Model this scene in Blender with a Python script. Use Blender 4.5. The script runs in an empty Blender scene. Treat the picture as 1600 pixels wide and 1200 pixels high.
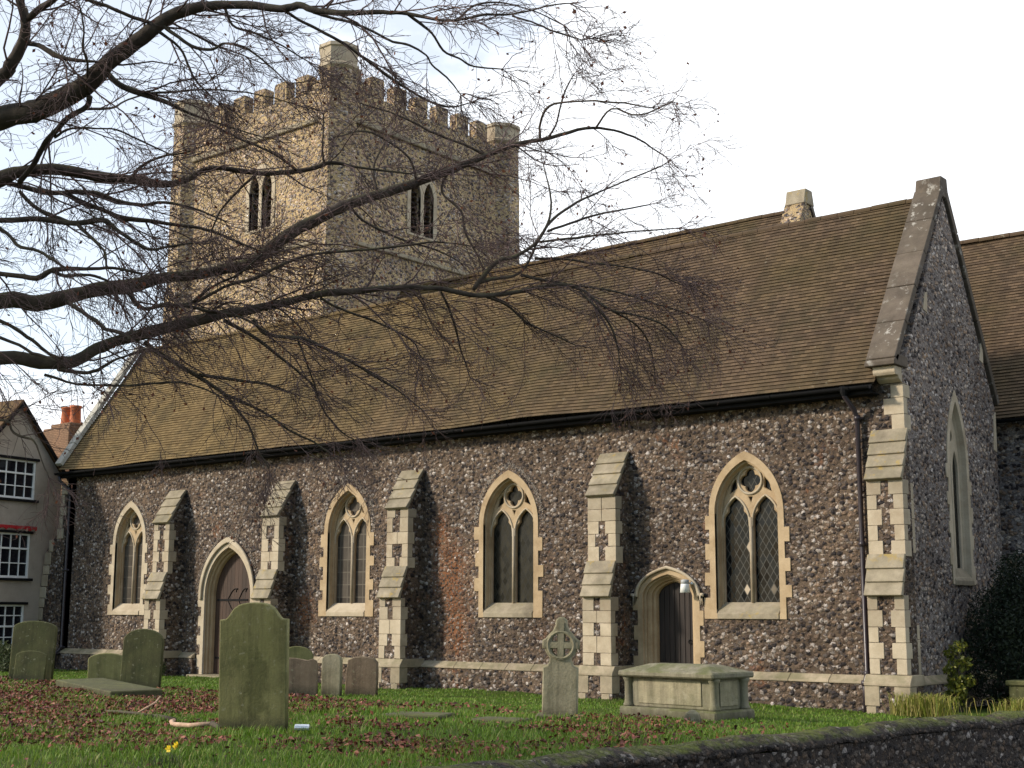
import bpy, bmesh, math, random
import numpy as np
from mathutils import Vector, Matrix
S = bpy.context.scene
COL = S.collection
R = math.radians
random.seed(7)

# ------------------------------------------------------------------ camera, sky, sun, exposure
cam_d = bpy.data.cameras.new("camera"); cam = bpy.data.objects.new("camera", cam_d); COL.objects.link(cam)
YAW, PITCH, ROLL = 0.68669342, 0.16575350, 0.00281236
F_ = Vector((-math.sin(YAW) * math.cos(PITCH), math.cos(YAW) * math.cos(PITCH), math.sin(PITCH)))
R_ = Vector((math.cos(YAW), math.sin(YAW), 0)); U_ = R_.cross(F_)
R2 = R_ * math.cos(ROLL) + U_ * math.sin(ROLL); U2 = -R_ * math.sin(ROLL) + U_ * math.cos(ROLL)
cam.matrix_world = Matrix(((R2.x, U2.x, -F_.x, 11.196), (R2.y, U2.y, -F_.y, -26.0), (R2.z, U2.z, -F_.z, 2.019), (0, 0, 0, 1)))
cam_d.sensor_width = 36; cam_d.lens = 47.7; cam_d.clip_end = 2000; cam_d.clip_start = 0.05
S.camera = cam
SUN_EL, SUN_AZ = R(26), R(43)            # azimuth measured west of the south wall's normal
to_sun = Vector((-math.sin(SUN_AZ) * math.cos(SUN_EL), -math.cos(SUN_AZ) * math.cos(SUN_EL), math.sin(SUN_EL)))
W = bpy.data.worlds.new("World"); S.world = W; W.use_nodes = True
nt = W.node_tree; nt.nodes.clear()
N = nt.nodes.new
wout = N("ShaderNodeOutputWorld"); bg = N("ShaderNodeBackground"); bgc = N("ShaderNodeBackground"); mixw = N("ShaderNodeMixShader")
sky = N("ShaderNodeTexSky"); sky.sky_type = 'NISHITA'; sky.sun_disc = False
sky.sun_elevation = SUN_EL; sky.sun_rotation = math.atan2(to_sun.x, to_sun.y)
sky.air_density = 1.0; sky.dust_density = 0.6
bg.inputs[1].default_value = 0.15
bgc.inputs[0].default_value = (0.93, 0.96, 1.0, 1); bgc.inputs[1].default_value = 1.15
tc = N("ShaderNodeTexCoord"); mp = N("ShaderNodeMapping"); mp.inputs['Scale'].default_value = (1.4, 1.4, 3.2)
nz = N("ShaderNodeTexNoise"); nz.inputs['Scale'].default_value = 2.2; nz.inputs['Detail'].default_value = 7; nz.inputs['Roughness'].default_value = .55
dot = N("ShaderNodeVectorMath"); dot.operation = 'DOT_PRODUCT'; dot.inputs[1].default_value = Vector((-0.80, 0.42, 0.50)).normalized()
gr = N("ShaderNodeMapRange"); gr.inputs[1].default_value = .86; gr.inputs[2].default_value = .99; gr.inputs[3].default_value = .42; gr.inputs[4].default_value = -.30
addn = N("ShaderNodeMath"); addn.operation = 'ADD'
rmp = N("ShaderNodeValToRGB"); rmp.color_ramp.elements[0].position = .30; rmp.color_ramp.elements[1].position = .56
nt.links.new(tc.outputs['Generated'], mp.inputs[0]); nt.links.new(mp.outputs[0], nz.inputs['Vector'])
nt.links.new(tc.outputs['Generated'], dot.inputs[0]); nt.links.new(dot.outputs['Value'], gr.inputs[0])
nt.links.new(nz.outputs[0], addn.inputs[0]); nt.links.new(gr.outputs[0], addn.inputs[1])
nt.links.new(addn.outputs[0], rmp.inputs[0])
nt.links.new(sky.outputs[0], bg.inputs[0]); nt.links.new(bg.outputs[0], mixw.inputs[1]); nt.links.new(bgc.outputs[0], mixw.inputs[2])
# bright haze and cloud fill the northern sky, the side of the sun is clearer
dn = N("ShaderNodeVectorMath"); dn.operation = 'DOT_PRODUCT'; dn.inputs[1].default_value = Vector((-0.25, 0.95, 0.15)).normalized()
gn = N("ShaderNodeMapRange"); gn.inputs[1].default_value = -.55; gn.inputs[2].default_value = .15
mul = N("ShaderNodeMath"); mul.operation = 'MULTIPLY'
flo = N("ShaderNodeMath"); flo.operation = 'MAXIMUM'; flo.inputs[1].default_value = .50
nt.links.new(tc.outputs['Generated'], dn.inputs[0]); nt.links.new(dn.outputs['Value'], gn.inputs[0])
nt.links.new(rmp.outputs[0], flo.inputs[0]); nt.links.new(flo.outputs[0], mul.inputs[0]); nt.links.new(gn.outputs[0], mul.inputs[1])
nt.links.new(mul.outputs[0], mixw.inputs[0]); nt.links.new(mixw.outputs[0], wout.inputs[0])
sl = bpy.data.lights.new("sun", 'SUN'); sl.energy = 3.4; sl.angle = R(5); sl.color = (1.0, .89, .73)
so = bpy.data.objects.new("sun", sl); COL.objects.link(so); so.rotation_euler = to_sun.to_track_quat('Z', 'Y').to_euler(); so.location = (-20, -30, 30)
S.view_settings.view_transform = 'Standard'; S.view_settings.look = 'None'
S.view_settings.exposure = 0.40; S.view_settings.gamma = 1.0

# ------------------------------------------------------------------ material helpers
class NT:
    def __init__(s, name):
        s.m = bpy.data.materials.new(name); s.m.use_nodes = True; s.t = s.m.node_tree
        s.p = s.t.nodes["Principled BSDF"]; s.p.inputs['Roughness'].default_value = .85
        s.p.inputs['Specular IOR Level'].default_value = .3
        s.tc = s.n("ShaderNodeTexCoord")
    def n(s, t, **k):
        x = s.t.nodes.new(t)
        for a, b in k.items(): setattr(x, a, b)
        return x
    def l(s, a, b): s.t.links.new(a, b)
    def noise(s, scale, detail=4, rough=.5, vec=None, w=None):
        x = s.n("ShaderNodeTexNoise"); x.inputs['Scale'].default_value = scale; x.inputs['Detail'].default_value = detail; x.inputs['Roughness'].default_value = rough
        s.l(vec if vec else s.tc.outputs['Object'], x.inputs['Vector']); return x.outputs[0]
    def ramp(s, fac, stops, const=False):
        x = s.n("ShaderNodeValToRGB"); cr = x.color_ramp
        if const: cr.interpolation = 'CONSTANT'
        while len(cr.elements) < len(stops): cr.elements.new(.5)
        for e, (p, c) in zip(cr.elements, stops):
            e.position = p; e.color = (c, c, c, 1) if isinstance(c, (int, float)) else (*c, 1)
        s.l(fac, x.inputs[0]); return x.outputs[0]
    def mix(s, fac, a, b, mode='MIX'):
        x = s.n("ShaderNodeMix", data_type='RGBA', blend_type=mode)
        for v, i in ((fac, 0), (a, 6), (b, 7)):
            if isinstance(v, (int, float)): x.inputs[i].default_value = v
            elif isinstance(v, tuple): x.inputs[i].default_value = (*v, 1)
            else: s.l(v, x.inputs[i])
        return x.outputs[2]
    def math(s, op, a, b=0.0, c=None):
        x = s.n("ShaderNodeMath", operation=op)
        for i, v in enumerate((a, b, c)):
            if v is None: continue
            if isinstance(v, (int, float)): x.inputs[i].default_value = v
            else: s.l(v, x.inputs[i])
        return x.outputs[0]
    def bump(s, h, dist=.02, strength=1.0):
        x = s.n("ShaderNodeBump"); x.inputs['Distance'].default_value = dist; x.inputs['Strength'].default_value = strength
        s.l(h, x.inputs['Height']); s.l(x.outputs[0], s.p.inputs['Normal'])
    def col(s, c):
        if isinstance(c, tuple): s.p.inputs['Base Color'].default_value = (*c, 1)
        else: s.l(c, s.p.inputs['Base Color'])
    def island(s):
        return s.n("ShaderNodeNewGeometry").outputs['Random Per Island']
    def pos(s): return s.n("ShaderNodeNewGeometry").outputs['Position']

def flint_mat(name, scale=10.0, mortar=(.150, .112, .082), tone=1.0, white=1.0, stain=.6, moss=0.0, rust=None):
    """flint nodules bedded in mortar: rounded stones of mixed size and colour"""
    m = NT(name)
    w = m.n("ShaderNodeTexNoise"); w.inputs['Scale'].default_value = 12; w.inputs['Detail'].default_value = 4; w.inputs['Roughness'].default_value = .65; m.l(m.tc.outputs['Object'], w.inputs['Vector'])
    off = m.n("ShaderNodeVectorMath", operation='MULTIPLY_ADD'); off.inputs[1].default_value = (.13, .13, .13)
    st_ = m.n("ShaderNodeMapping"); st_.inputs['Scale'].default_value = (.9, .9, 1.2); m.l(m.tc.outputs['Object'], st_.inputs[0])
    m.l(w.outputs[1], off.inputs[0]); m.l(st_.outputs[0], off.inputs[2])
    def layer(sc, thr, soft, spread):
        v = m.n("ShaderNodeTexVoronoi", feature='F1'); v.inputs['Scale'].default_value = sc; m.l(off.outputs[0], v.inputs['Vector'])
        sp = m.n("ShaderNodeSeparateColor"); m.l(v.outputs['Color'], sp.inputs[0])
        d = m.math('ADD', v.outputs['Distance'], m.math('MULTIPLY', m.math('SUBTRACT', sp.outputs[1], .5), spread))
        return sp, d, m.ramp(d, [(thr - soft, 1.0), (thr, 0.0)])
    sp, d, mask = layer(scale, .60, .16, .40)
    t = tone
    stops = [(0, (.024 * t, .020 * t, .022 * t)), (.15, (.078 * t, .057 * t, .045 * t)), (.27, (.155 * t, .114 * t, .082 * t)), (.38, (.045 * t, .038 * t, .040 * t)),
        (.48, (.25 * t, .185 * t, .13 * t)), (.58, (.14 * t, .125 * t, .118 * t)), (.68, (.31 * t * white, .27 * t * white, .225 * t * white)), (.79, (.20 * t, .15 * t, .11 * t)), (.87, (.40 * white, .375 * white, .345 * white)), (.955, (.60 * white, .575 * white, .545 * white))]
    c = m.ramp(sp.outputs[0], stops, True)
    fl = m.noise(30, 5, .7); c = m.mix(.8, c, m.ramp(fl, [(.30, .30), (.5, .95), (.68, 1.35)]), 'MULTIPLY')
    mo = m.mix(.7, mortar, m.ramp(m.noise(60, 3), [(.3, .25), (.75, 1.15)]), 'MULTIPLY')
    c = m.mix(mask, mo, c)
    # chips pressed into the joints
    sp2, d2, mask2 = layer(scale * 2.3, .40, .08, .3)
    c2 = m.ramp(sp2.outputs[0], [(0, (.05 * t, .04 * t, .04 * t)), (.4, (.16 * t, .12 * t, .09 * t)), (.7, (.09 * t, .08 * t, .08 * t)), (.86, (.42 * white, .39 * white, .35 * white))], True)
    c = m.mix(m.math('MULTIPLY', mask2, m.math('SUBTRACT', .85, m.math('MULTIPLY', mask, .80))), c, c2)
    big = m.ramp(m.noise(.5, 5, .62), [(.30, (.60, .53, .50)), (.5, (.92, .86, .84)), (.70, (1.28, 1.16, 1.08))])
    c = m.mix(1.0, c, big, 'MULTIPLY')
    st = m.ramp(m.noise(.8, 4, .65), [(.60, 0.0), (.70, 1.0)])
    c = m.mix(m.math('MULTIPLY', st, m.ramp(m.noise(9, 3), [(.45, 0.0), (.6, stain)])), c, (.24, .095, .04))
    for rx, rz, rr in (rust or ()):      # rusty lichen patches, each with its own place on the wall
        dv = m.n("ShaderNodeVectorMath", operation='DISTANCE'); mq = m.n("ShaderNodeMapping"); mq.inputs['Scale'].default_value = (1, 0, .6); m.l(m.tc.outputs['Object'], mq.inputs[0]); m.l(mq.outputs[0], dv.inputs[0]); dv.inputs[1].default_value = (rx, 0, rz * .6)
        q = m.math('ADD', m.math('DIVIDE', dv.outputs['Value'], rr), m.math('MULTIPLY', m.noise(4, 6, .7), 1.1))
        c = m.mix(m.math('MULTIPLY', m.math('GREATER_THAN', m.noise(16, 3), .48), m.ramp(m.math('DIVIDE', q, 2.2), [(.36, .75), (.62, 0.0)])), c, (.26, .10, .038))
    if moss:
        g = m.n("ShaderNodeNewGeometry"); sx = m.n("ShaderNodeSeparateXYZ"); m.l(g.outputs['Normal'], sx.inputs[0])
        mk = m.math('MULTIPLY', m.ramp(sx.outputs[2], [(.45, 0.0), (.9, 1.0)]), m.ramp(m.noise(2.6, 6, .7), [(.40, 0.0), (.55, moss)]))
        c = m.mix(mk, c, (.10, .118, .020))
    m.col(c)
    m.l(m.ramp(mask, [(0, .95), (1, .6)]), m.p.inputs['Roughness'])
    h = m.math('ADD', m.ramp(d, [(.15, 1.0), (.62, 0.0)]), m.math('MULTIPLY', m.noise(50, 3), .3))
    m.bump(h, .06, 1.0)
    return m.m

def stone_mat(name, a, b, isl=.25, nscale=2.5, dirt=(.16, .12, .08), dirtf=.5, lichen=None, moss=0.0, rough=.85, bumpd=.006, block=None, streak=0.0):
    m = NT(name)
    c = m.mix(m.ramp(m.noise(nscale, 6, .62), [(.33, 0.0), (.68, 1.0)]), a, b)
    if isl: c = m.mix(1.0, c, m.ramp(m.island(), [(0, 1 - isl), (1, 1 + isl * .5)]), 'MULTIPLY')
    if block:
        k = m.n("ShaderNodeTexBrick"); mp = m.n("ShaderNodeMapping"); mp.inputs['Rotation'].default_value = block[0]
        m.l(m.tc.outputs['Object'], mp.inputs[0]); m.l(mp.outputs[0], k.inputs['Vector'])
        k.inputs['Scale'].default_value = 1; k.inputs['Brick Width'].default_value = block[1]; k.inputs['Row Height'].default_value = block[2]; k.inputs['Mortar Size'].default_value = block[3]
        k.inputs['Color1'].default_value = (.8, .8, .8, 1); k.inputs['Color2'].default_value = (1.1, 1.08, 1.02, 1); k.inputs['Mortar'].default_value = (.5, .45, .4, 1)
        c = m.mix(1.0, c, k.outputs[0], 'MULTIPLY')
    dn = m.ramp(m.noise(.9, 6, .7), [(.48, 0.0), (.72, dirtf)])
    c = m.mix(dn, c, dirt)
    c = m.mix(.25, c, m.ramp(m.noise(60, 2), [(.25, .45), (.7, 1.0)]), 'MULTIPLY')
    if streak:       # rain streaks, lichen crusts and splashed soil at the foot
        mp = m.n("ShaderNodeMapping"); mp.inputs['Scale'].default_value = (9, 9, .7); m.l(m.tc.outputs['Object'], mp.inputs[0])
        c = m.mix(streak, c, m.ramp(m.noise(1.0, 5, .65, mp.outputs[0]), [(.3, .45), (.5, .95), (.7, 1.25)]), 'MULTIPLY')
        c = m.mix(m.ramp(m.noise(11, 4, .6), [(.62, 0.0), (.68, .55)]), c, (.27, .26, .17))
        sx = m.n("ShaderNodeSeparateXYZ"); m.l(m.tc.outputs['Object'], sx.inputs[0])
        c = m.mix(m.ramp(m.math('ADD', sx.outputs[2], m.math('MULTIPLY', m.noise(5, 4), .25)), [(.16, .8), (.34, 0.0)]), c, (.045, .040, .024))
    if lichen:
        ln = m.math('MULTIPLY', m.ramp(m.noise(5, 5, .7), [(.56, 0.0), (.64, 1.0)]), m.ramp(m.noise(1.1, 3), [(.45, 0.0), (.6, .8)]))
        c = m.mix(ln, c, lichen)
    if moss:
        g = m.n("ShaderNodeNewGeometry"); sx = m.n("ShaderNodeSeparateXYZ"); m.l(g.outputs['Normal'], sx.inputs[0])
        up = m.ramp(sx.outputs[2], [(.2, .25), (.7, 1.0)])
        c = m.mix(m.math('MULTIPLY', up, m.ramp(m.noise(2.2, 6, .7), [(.40, 0.0), (.58, moss)])), c, (.075, .085, .022))
    m.col(c); m.p.inputs['Roughness'].default_value = rough
    m.bump(m.noise(26, 6, .65), bumpd, .8)
    return m.m

def plain_mat(name, a, rough=.6, spec=.4, var=.25, ns=6, metal=0.0, bumpd=0.0):
    m = NT(name)
    c = m.mix(1.0, a, m.ramp(m.noise(ns, 5, .6), [(.3, 1 - var), (.7, 1 + var * .5)]), 'MULTIPLY')
    m.col(c); m.p.inputs['Roughness'].default_value = rough; m.p.inputs['Specular IOR Level'].default_value = spec; m.p.inputs['Metallic'].default_value = metal
    if bumpd: m.bump(m.noise(ns * 5, 4), bumpd, .8)
    return m.m

def tile_mat(name, cols, moss=.5, rowh=.105, tw=.17, west=False):
    """UV in metres: u along the roof, v up the slope"""
    m = NT(name)
    uv = m.tc.outputs['UV']
    k = m.n("ShaderNodeTexBrick", offset=.5); m.l(uv, k.inputs['Vector'])
    k.inputs['Scale'].default_value = 1; k.inputs['Brick Width'].default_value = tw; k.inputs['Row Height'].default_value = rowh
    k.inputs['Mortar Size'].default_value = .004; k.inputs['Bias'].default_value = 0
    k.inputs['Color1'].default_value = (0, 0, 0, 1); k.inputs['Color2'].default_value = (1, 1, 1, 1); k.inputs['Mortar'].default_value = (.25, .25, .25, 1)
    base = m.ramp(k.outputs[0], [(0, cols[0]), (.35, cols[1]), (.7, cols[2]), (1, cols[3])])
    # lichen and moss stay patchy and wide
    big = m.noise(.33, 6, .65)
    c = m.mix(m.ramp(big, [(.42, 0.0), (.66, .75)]), base, m.mix(m.ramp(k.outputs[0], [(0, 0.0), (1, 1.0)]), (.105, .082, .030), (.15, .112, .040)))
    if west:
        sx = m.n("ShaderNodeSeparateXYZ"); m.l(m.tc.outputs['Object'], sx.inputs[0])
        e = m.math('ADD', m.math('DIVIDE', sx.outputs[0], -30.0), m.math('MULTIPLY', m.math('SUBTRACT', m.noise(.25, 4, .6), .5), .9))
        c = m.mix(m.ramp(e, [(.2, .0), (.85, .8)]), m.mix(.45, c, (.060, .042, .030)), m.mix(m.ramp(k.outputs[0], [(0, 0.0), (1, 1.0)]), (.145, .098, .042), (.225, .158, .068)))
    c = m.mix(m.ramp(m.noise(.8, 6, .7), [(.5, 0.0), (.66, moss)]), c, (.045, .042, .022))
    # rain-washed dark streaks running down the slope
    mp = m.n("ShaderNodeMapping"); mp.inputs['Scale'].default_value = (1.6, .16, 1); m.l(uv, mp.inputs[0])
    c = m.mix(m.ramp(m.noise(1.0, 5, .6, mp.outputs[0]), [(.52, 0.0), (.75, .55)]), c, (.035, .028, .022))
    sp = m.noise(7, 3, .6); c = m.mix(m.ramp(sp, [(.68, 0.0), (.74, .55)]), c, (.30, .27, .20))
    c = m.mix(.4, c, m.ramp(m.noise(40, 2, .5, uv), [(.25, .45), (.75, 1.1)]), 'MULTIPLY')
    m.col(c); m.p.inputs['Roughness'].default_value = .9; m.p.inputs['Specular IOR Level'].default_value = .15
    m.bump(m.math('ADD', m.math('MULTIPLY', k.outputs['Fac'], -1.0), m.math('MULTIPLY', m.noise(9, 4), .8)), .008, .7)
    return m.m

M = {}
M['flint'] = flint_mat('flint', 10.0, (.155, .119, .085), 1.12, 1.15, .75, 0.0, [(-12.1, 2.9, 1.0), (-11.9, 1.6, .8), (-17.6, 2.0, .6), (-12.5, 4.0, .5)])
M['flint_east'] = flint_mat('flint_east', 10.5, (.30, .28, .265), 1.75, 1.15, .10)
M['flint_boundary'] = flint_mat('flint_boundary', 12.0, (.045, .040, .036), .55, .6, .1, .9)
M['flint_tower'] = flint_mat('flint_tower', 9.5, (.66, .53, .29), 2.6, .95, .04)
M['stone'] = stone_mat('cream_stone', (.39, .325, .23), (.50, .425, .315), .22, dirt=(.235, .165, .10), dirtf=.65)
M['stone_warm'] = stone_mat('honey_stone', (.36, .26, .15), (.48, .365, .23), .14, dirt=(.19, .12, .062), dirtf=.6)
M['stone_grey'] = stone_mat('weathered_stone', (.22, .185, .132), (.345, .295, .215), .30, 4, (.10, .082, .058), .75, (.36, .25, .06), .22)
M['coping'] = stone_mat('coping_stone', (.085, .066, .050), (.14, .112, .086), .18, 3, (.045, .036, .028), .7, (.40, .38, .34), .05)
M['coping_pale'] = stone_mat('pale_coping', (.34, .32, .27), (.44, .42, .37), .12, 3, (.16, .15, .12), .5, None, .2)
M['plinth'] = stone_mat('plinth_stone', (.32, .26, .18), (.42, .35, .25), .2, 3, (.14, .12, .08), .7, None, .5)
M['grave_green'] = stone_mat('green_gravestone', (.15, .15, .055), (.225, .21, .092), 0, 1.4, (.045, .047, .020), .9, (.20, .18, .08), .2, streak=.75, bumpd=.012)
def stained_grave(name):
    m = bpy.data.materials['green_gravestone'].copy(); m.name = name; t = m.node_tree; p = t.nodes['Principled BSDF']; src_ = p.inputs['Base Color'].links[0].from_socket
    tc_ = t.nodes.new('ShaderNodeTexCoord'); mp_ = t.nodes.new('ShaderNodeMapping'); mp_.inputs['Location'].default_value = (-.06, 0, -.27); mp_.inputs['Scale'].default_value = (1.2, 0, .42)
    ns_ = t.nodes.new('ShaderNodeTexNoise'); ns_.inputs['Scale'].default_value = 5; ns_.inputs['Detail'].default_value = 8
    ln_ = t.nodes.new('ShaderNodeVectorMath'); ln_.operation = 'LENGTH'; ad_ = t.nodes.new('ShaderNodeMath'); ad_.operation = 'MULTIPLY_ADD'; ad_.inputs[1].default_value = .42
    rp_ = t.nodes.new('ShaderNodeValToRGB'); rp_.color_ramp.elements[0].position = .36; rp_.color_ramp.elements[0].color = (.62, .63, .60, 1); rp_.color_ramp.elements[1].position = .44; rp_.color_ramp.elements[1].color = (1, 1, 1, 1)
    mx_ = t.nodes.new('ShaderNodeMix'); mx_.data_type = 'RGBA'; mx_.blend_type = 'MULTIPLY'; mx_.inputs[0].default_value = 1
    t.links.new(tc_.outputs['Object'], mp_.inputs[0]); t.links.new(mp_.outputs[0], ln_.inputs[0]); t.links.new(tc_.outputs['Object'], ns_.inputs['Vector']); t.links.new(ns_.outputs[0], ad_.inputs[0]); t.links.new(ln_.outputs['Value'], ad_.inputs[2])
    t.links.new(ad_.outputs[0], rp_.inputs[0]); t.links.new(src_, mx_.inputs[6]); t.links.new(rp_.outputs[0], mx_.inputs[7]); t.links.new(mx_.outputs[2], p.inputs['Base Color'])
    return m
M['grave_tall'] = stained_grave('rain_stained_gravestone')
M['grave_dark'] = stone_mat('dark_gravestone', (.062, .066, .026), (.115, .112, .045), 0, 3.0, (.05, .035, .022), .9, None, .3, streak=.75, bumpd=.012)
M['grave_brown'] = stone_mat('brown_gravestone', (.150, .108, .072), (.22, .16, .11), 0, 4, (.085, .062, .04), .8, None, .3, streak=.75, bumpd=.015)
M['grave_grey'] = stone_mat('grey_gravestone', (.24, .21, .14), (.35, .31, .21), 0, 3, (.10, .10, .05), .8, (.33, .30, .22), .5, streak=.75, bumpd=.012)
M['tomb'] = stone_mat('tomb_stone', (.19, .17, .12), (.27, .245, .18), 0, 2, (.11, .105, .05), .8, None, .75, streak=.75, bumpd=.012)
M['roof'] = tile_mat('brown_tiles', [(.085, .058, .037), (.13, .088, .055), (.17, .115, .070), (.215, .145, .088)], west=True)
M['roof_red'] = tile_mat('red_tiles', [(.10, .055, .038), (.16, .08, .05), (.20, .10, .065), (.13, .08, .055)], .3)
M['iron'] = plain_mat('black_iron', (.009, .009, .010), .75, .12, .3)
M['pipe'] = plain_mat('dark_pipe_paint', (.035, .026, .032), .35, .5, .25)
M['lead'] = plain_mat('lead', (.20, .21, .22), .6, .4)
M['render'] = stone_mat('grey_render', (.36, .31, .255), (.43, .37, .31), 0, 1.2, (.20, .17, .14), .6, bumpd=.012)
M['white'] = plain_mat('white_paint', (.78, .78, .76), .5, .4, .08)
M['brick'] = stone_mat('chimney_brick', (.22, .13, .08), (.30, .18, .11), 0, 6, (.12, .08, .05), .5, block=((R(90), 0, 0), .23, .075, .012))
M['pot'] = plain_mat('terracotta', (.50, .15, .06), .7, .3, .25)
M['red_cloth'] = plain_mat('red_cloth', (.42, .025, .03), .8, .2, .3, 30)
M['bark'] = None

def wood_mat(name, a, b, width):
    m = NT(name); mp = m.n("ShaderNodeMapping"); mp.inputs['Scale'].default_value = (1, 1, .06); m.l(m.tc.outputs['Object'], mp.inputs[0])
    c = m.mix(m.ramp(m.noise(22, 5, .6, mp.outputs[0]), [(.35, 0.0), (.7, 1.0)]), a, b)
    c = m.mix(1.0, c, m.ramp(m.island(), [(0, .7), (1, 1.15)]), 'MULTIPLY')
    m.col(c); m.p.inputs['Roughness'].default_value = .65; m.bump(m.noise(30, 4, .6, mp.outputs[0]), .006, .8); return m.m
M['door_brown'] = wood_mat('brown_door_wood', (.036, .020, .013), (.074, .041, .027), .2)
M['door_black'] = wood_mat('black_door_wood', (.016, .013, .012), (.034, .024, .020), .2)

def glass_mat(name, base, pane, lead, diamond=True, bright=0.0, rough=.12):
    """leaded lights: small panes each tilted a little, lead lines between"""
    m = NT(name); mp = m.n("ShaderNodeMapping"); m.l(m.tc.outputs['UV'], mp.inputs[0])
    if diamond: mp.inputs['Rotation'].default_value = (0, 0, R(45)); mp.inputs['Scale'].default_value = (1 / .115, 1 / .115, 1)
    else: mp.inputs['Scale'].default_value = (1 / .30, 1 / .34, 1)
    # squash so that the diamonds stand tall
    if diamond:
        mp0 = m.n("ShaderNodeMapping"); mp0.inputs['Scale'].default_value = (1, .62, 1); m.l(m.tc.outputs['UV'], mp0.inputs[0]); m.l(mp0.outputs[0], mp.inputs[0])
    fr = m.n("ShaderNodeVectorMath", operation='FRACTION'); m.l(mp.outputs[0], fr.inputs[0])
    fl = m.n("ShaderNodeVectorMath", operation='FLOOR'); m.l(mp.outputs[0], fl.inputs[0])
    wn = m.n("ShaderNodeTexWhiteNoise", noise_dimensions='2D'); m.l(fl.outputs[0], wn.inputs['Vector'])
    sx = m.n("ShaderNodeSeparateXYZ"); m.l(fr.outputs[0], sx.inputs[0])
    ex = m.math('MINIMUM', m.math('MINIMUM', sx.outputs[0], m.math('SUBTRACT', 1.0, sx.outputs[0])), m.math('MINIMUM', sx.outputs[1], m.math('SUBTRACT', 1.0, sx.outputs[1])))
    lw = m.ramp(ex, [(.035 if diamond else .03, 1.0), (.085 if diamond else .05, 0.0)])
    pv = m.ramp(wn.outputs['Value'], [(0, base), (.8, pane), (1 - bright - 1e-3, pane), (1 - bright, (.5, .42, .32))] if bright else [(0, base), (1, pane)])  # bright share of panes painted pale, standing for light showing through
    c = m.mix(lw, m.mix(.5, pv, m.ramp(m.noise(4, 4), [(.3, .4), (.7, 1.2)]), 'MULTIPLY'), lead)
    m.col(c)
    m.l(m.ramp(lw, [(0, rough), (1, .6)]), m.p.inputs['Roughness']); m.p.inputs['Specular IOR Level'].default_value = .12
    g = m.n("ShaderNodeNewGeometry"); nv = m.n("ShaderNodeVectorMath", operation='MULTIPLY_ADD'); nv.inputs[1].default_value = (.05, .05, .05)
    sb = m.n("ShaderNodeVectorMath", operation='SUBTRACT'); sb.inputs[1].default_value = (.5, .5, .5); m.l(wn.outputs['Color'], sb.inputs[0])
    m.l(sb.outputs[0], nv.inputs[0]); m.l(g.outputs['Normal'], nv.inputs[2])
    nn = m.n("ShaderNodeVectorMath", operation='NORMALIZE'); m.l(nv.outputs[0], nn.inputs[0]); m.l(nn.outputs[0], m.p.inputs['Normal'])
    return m.m
M['glass_diamond'] = glass_mat('diamond_glass', (.006, .007, .008), (.016, .017, .018), (.07, .068, .06), True, .012)
M['glass_dark'] = glass_mat('dark_stained_glass', (.008, .009, .007), (.030, .028, .020), (.02, .02, .018), True, .0, .25)
M['glass_guard'] = glass_mat('guarded_glass', (.050, .042, .034), (.085, .072, .058), (.12, .105, .085), False, .0, .6)
M['pane'] = plain_mat('window_pane', (.012, .012, .016), .08, .5, .3)
M['louvre'] = plain_mat('dark_louvre', (.02, .015, .013), .8, .2)

def bark_mat():
    m = NT('bark'); c = m.mix(m.ramp(m.noise(6, 6, .65), [(.35, 0.0), (.7, 1.0)]), (.042, .033, .027), (.105, .085, .066))
    g = m.n("ShaderNodeNewGeometry"); sx = m.n("ShaderNodeSeparateXYZ"); m.l(g.outputs['Normal'], sx.inputs[0])
    mk = m.math('MULTIPLY', m.ramp(sx.outputs[2], [(-.3, .0), (.7, 1.0)]), m.ramp(m.noise(3, 5, .65), [(.42, 0.0), (.62, .8)]))
    c = m.mix(mk, c, (.062, .066, .024)); m.col(c); m.bump(m.noise(22, 6, .7), .012, .9); m.p.inputs['Specular IOR Level'].default_value = .2
    return m.m
M['bark'] = bark_mat()
M['twig'] = plain_mat('twig_bark', (.125, .082, .075), .75, .25, .5, 2.0)
def leaf_mat(name, stops, trans=.3, rough=.6):
    m = NT(name); m.col(m.ramp(m.island(), stops)); m.p.inputs['Roughness'].default_value = rough
    if trans:
        tr = m.n("ShaderNodeBsdfTranslucent"); mx = m.n("ShaderNodeMixShader"); mx.inputs[0].default_value = trans
        m.l(m.ramp(m.island(), stops), tr.inputs[0]); m.l(m.p.outputs[0], mx.inputs[1]); m.l(tr.outputs[0], mx.inputs[2]); m.l(mx.outputs[0], m.t.nodes['Material Output'].inputs[0])
    return m.m
M['dead_leaf'] = leaf_mat('dead_leaf', [(0, (.06, .022, .014)), (.5, (.13, .045, .025)), (1, (.20, .075, .035))])
M['litter'] = leaf_mat('leaf_litter', [(0, (.035, .012, .010)), (.4, (.115, .028, .019)), (.75, (.20, .052, .032)), (1, (.32, .13, .09))], 0)
M['blade'] = leaf_mat('grass_blade', [(0, (.062, .125, .010)), (.5, (.112, .215, .016)), (.85, (.18, .255, .034)), (1, (.27, .25, .10))], .25)
M['straw'] = leaf_mat('straw_blade', [(0, (.12, .17, .02)), (.5, (.26, .27, .05)), (1, (.42, .33, .13))], .3)
M['yew'] = leaf_mat('dark_needles', [(0, (.008, .013, .008)), (.6, (.016, .026, .013)), (1, (.034, .046, .020))], .1)
M['laurel'] = leaf_mat('yellow_green_leaf', [(0, (.06, .075, .012)), (.6, (.13, .145, .020)), (1, (.24, .23, .04))], .25, .4)
M['bush'] = leaf_mat('bush_leaf', [(0, (.020, .030, .012)), (1, (.075, .095, .030))], .2)
M['petal'] = plain_mat('yellow_petal', (.75, .55, .02), .6, .3, .15)
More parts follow.
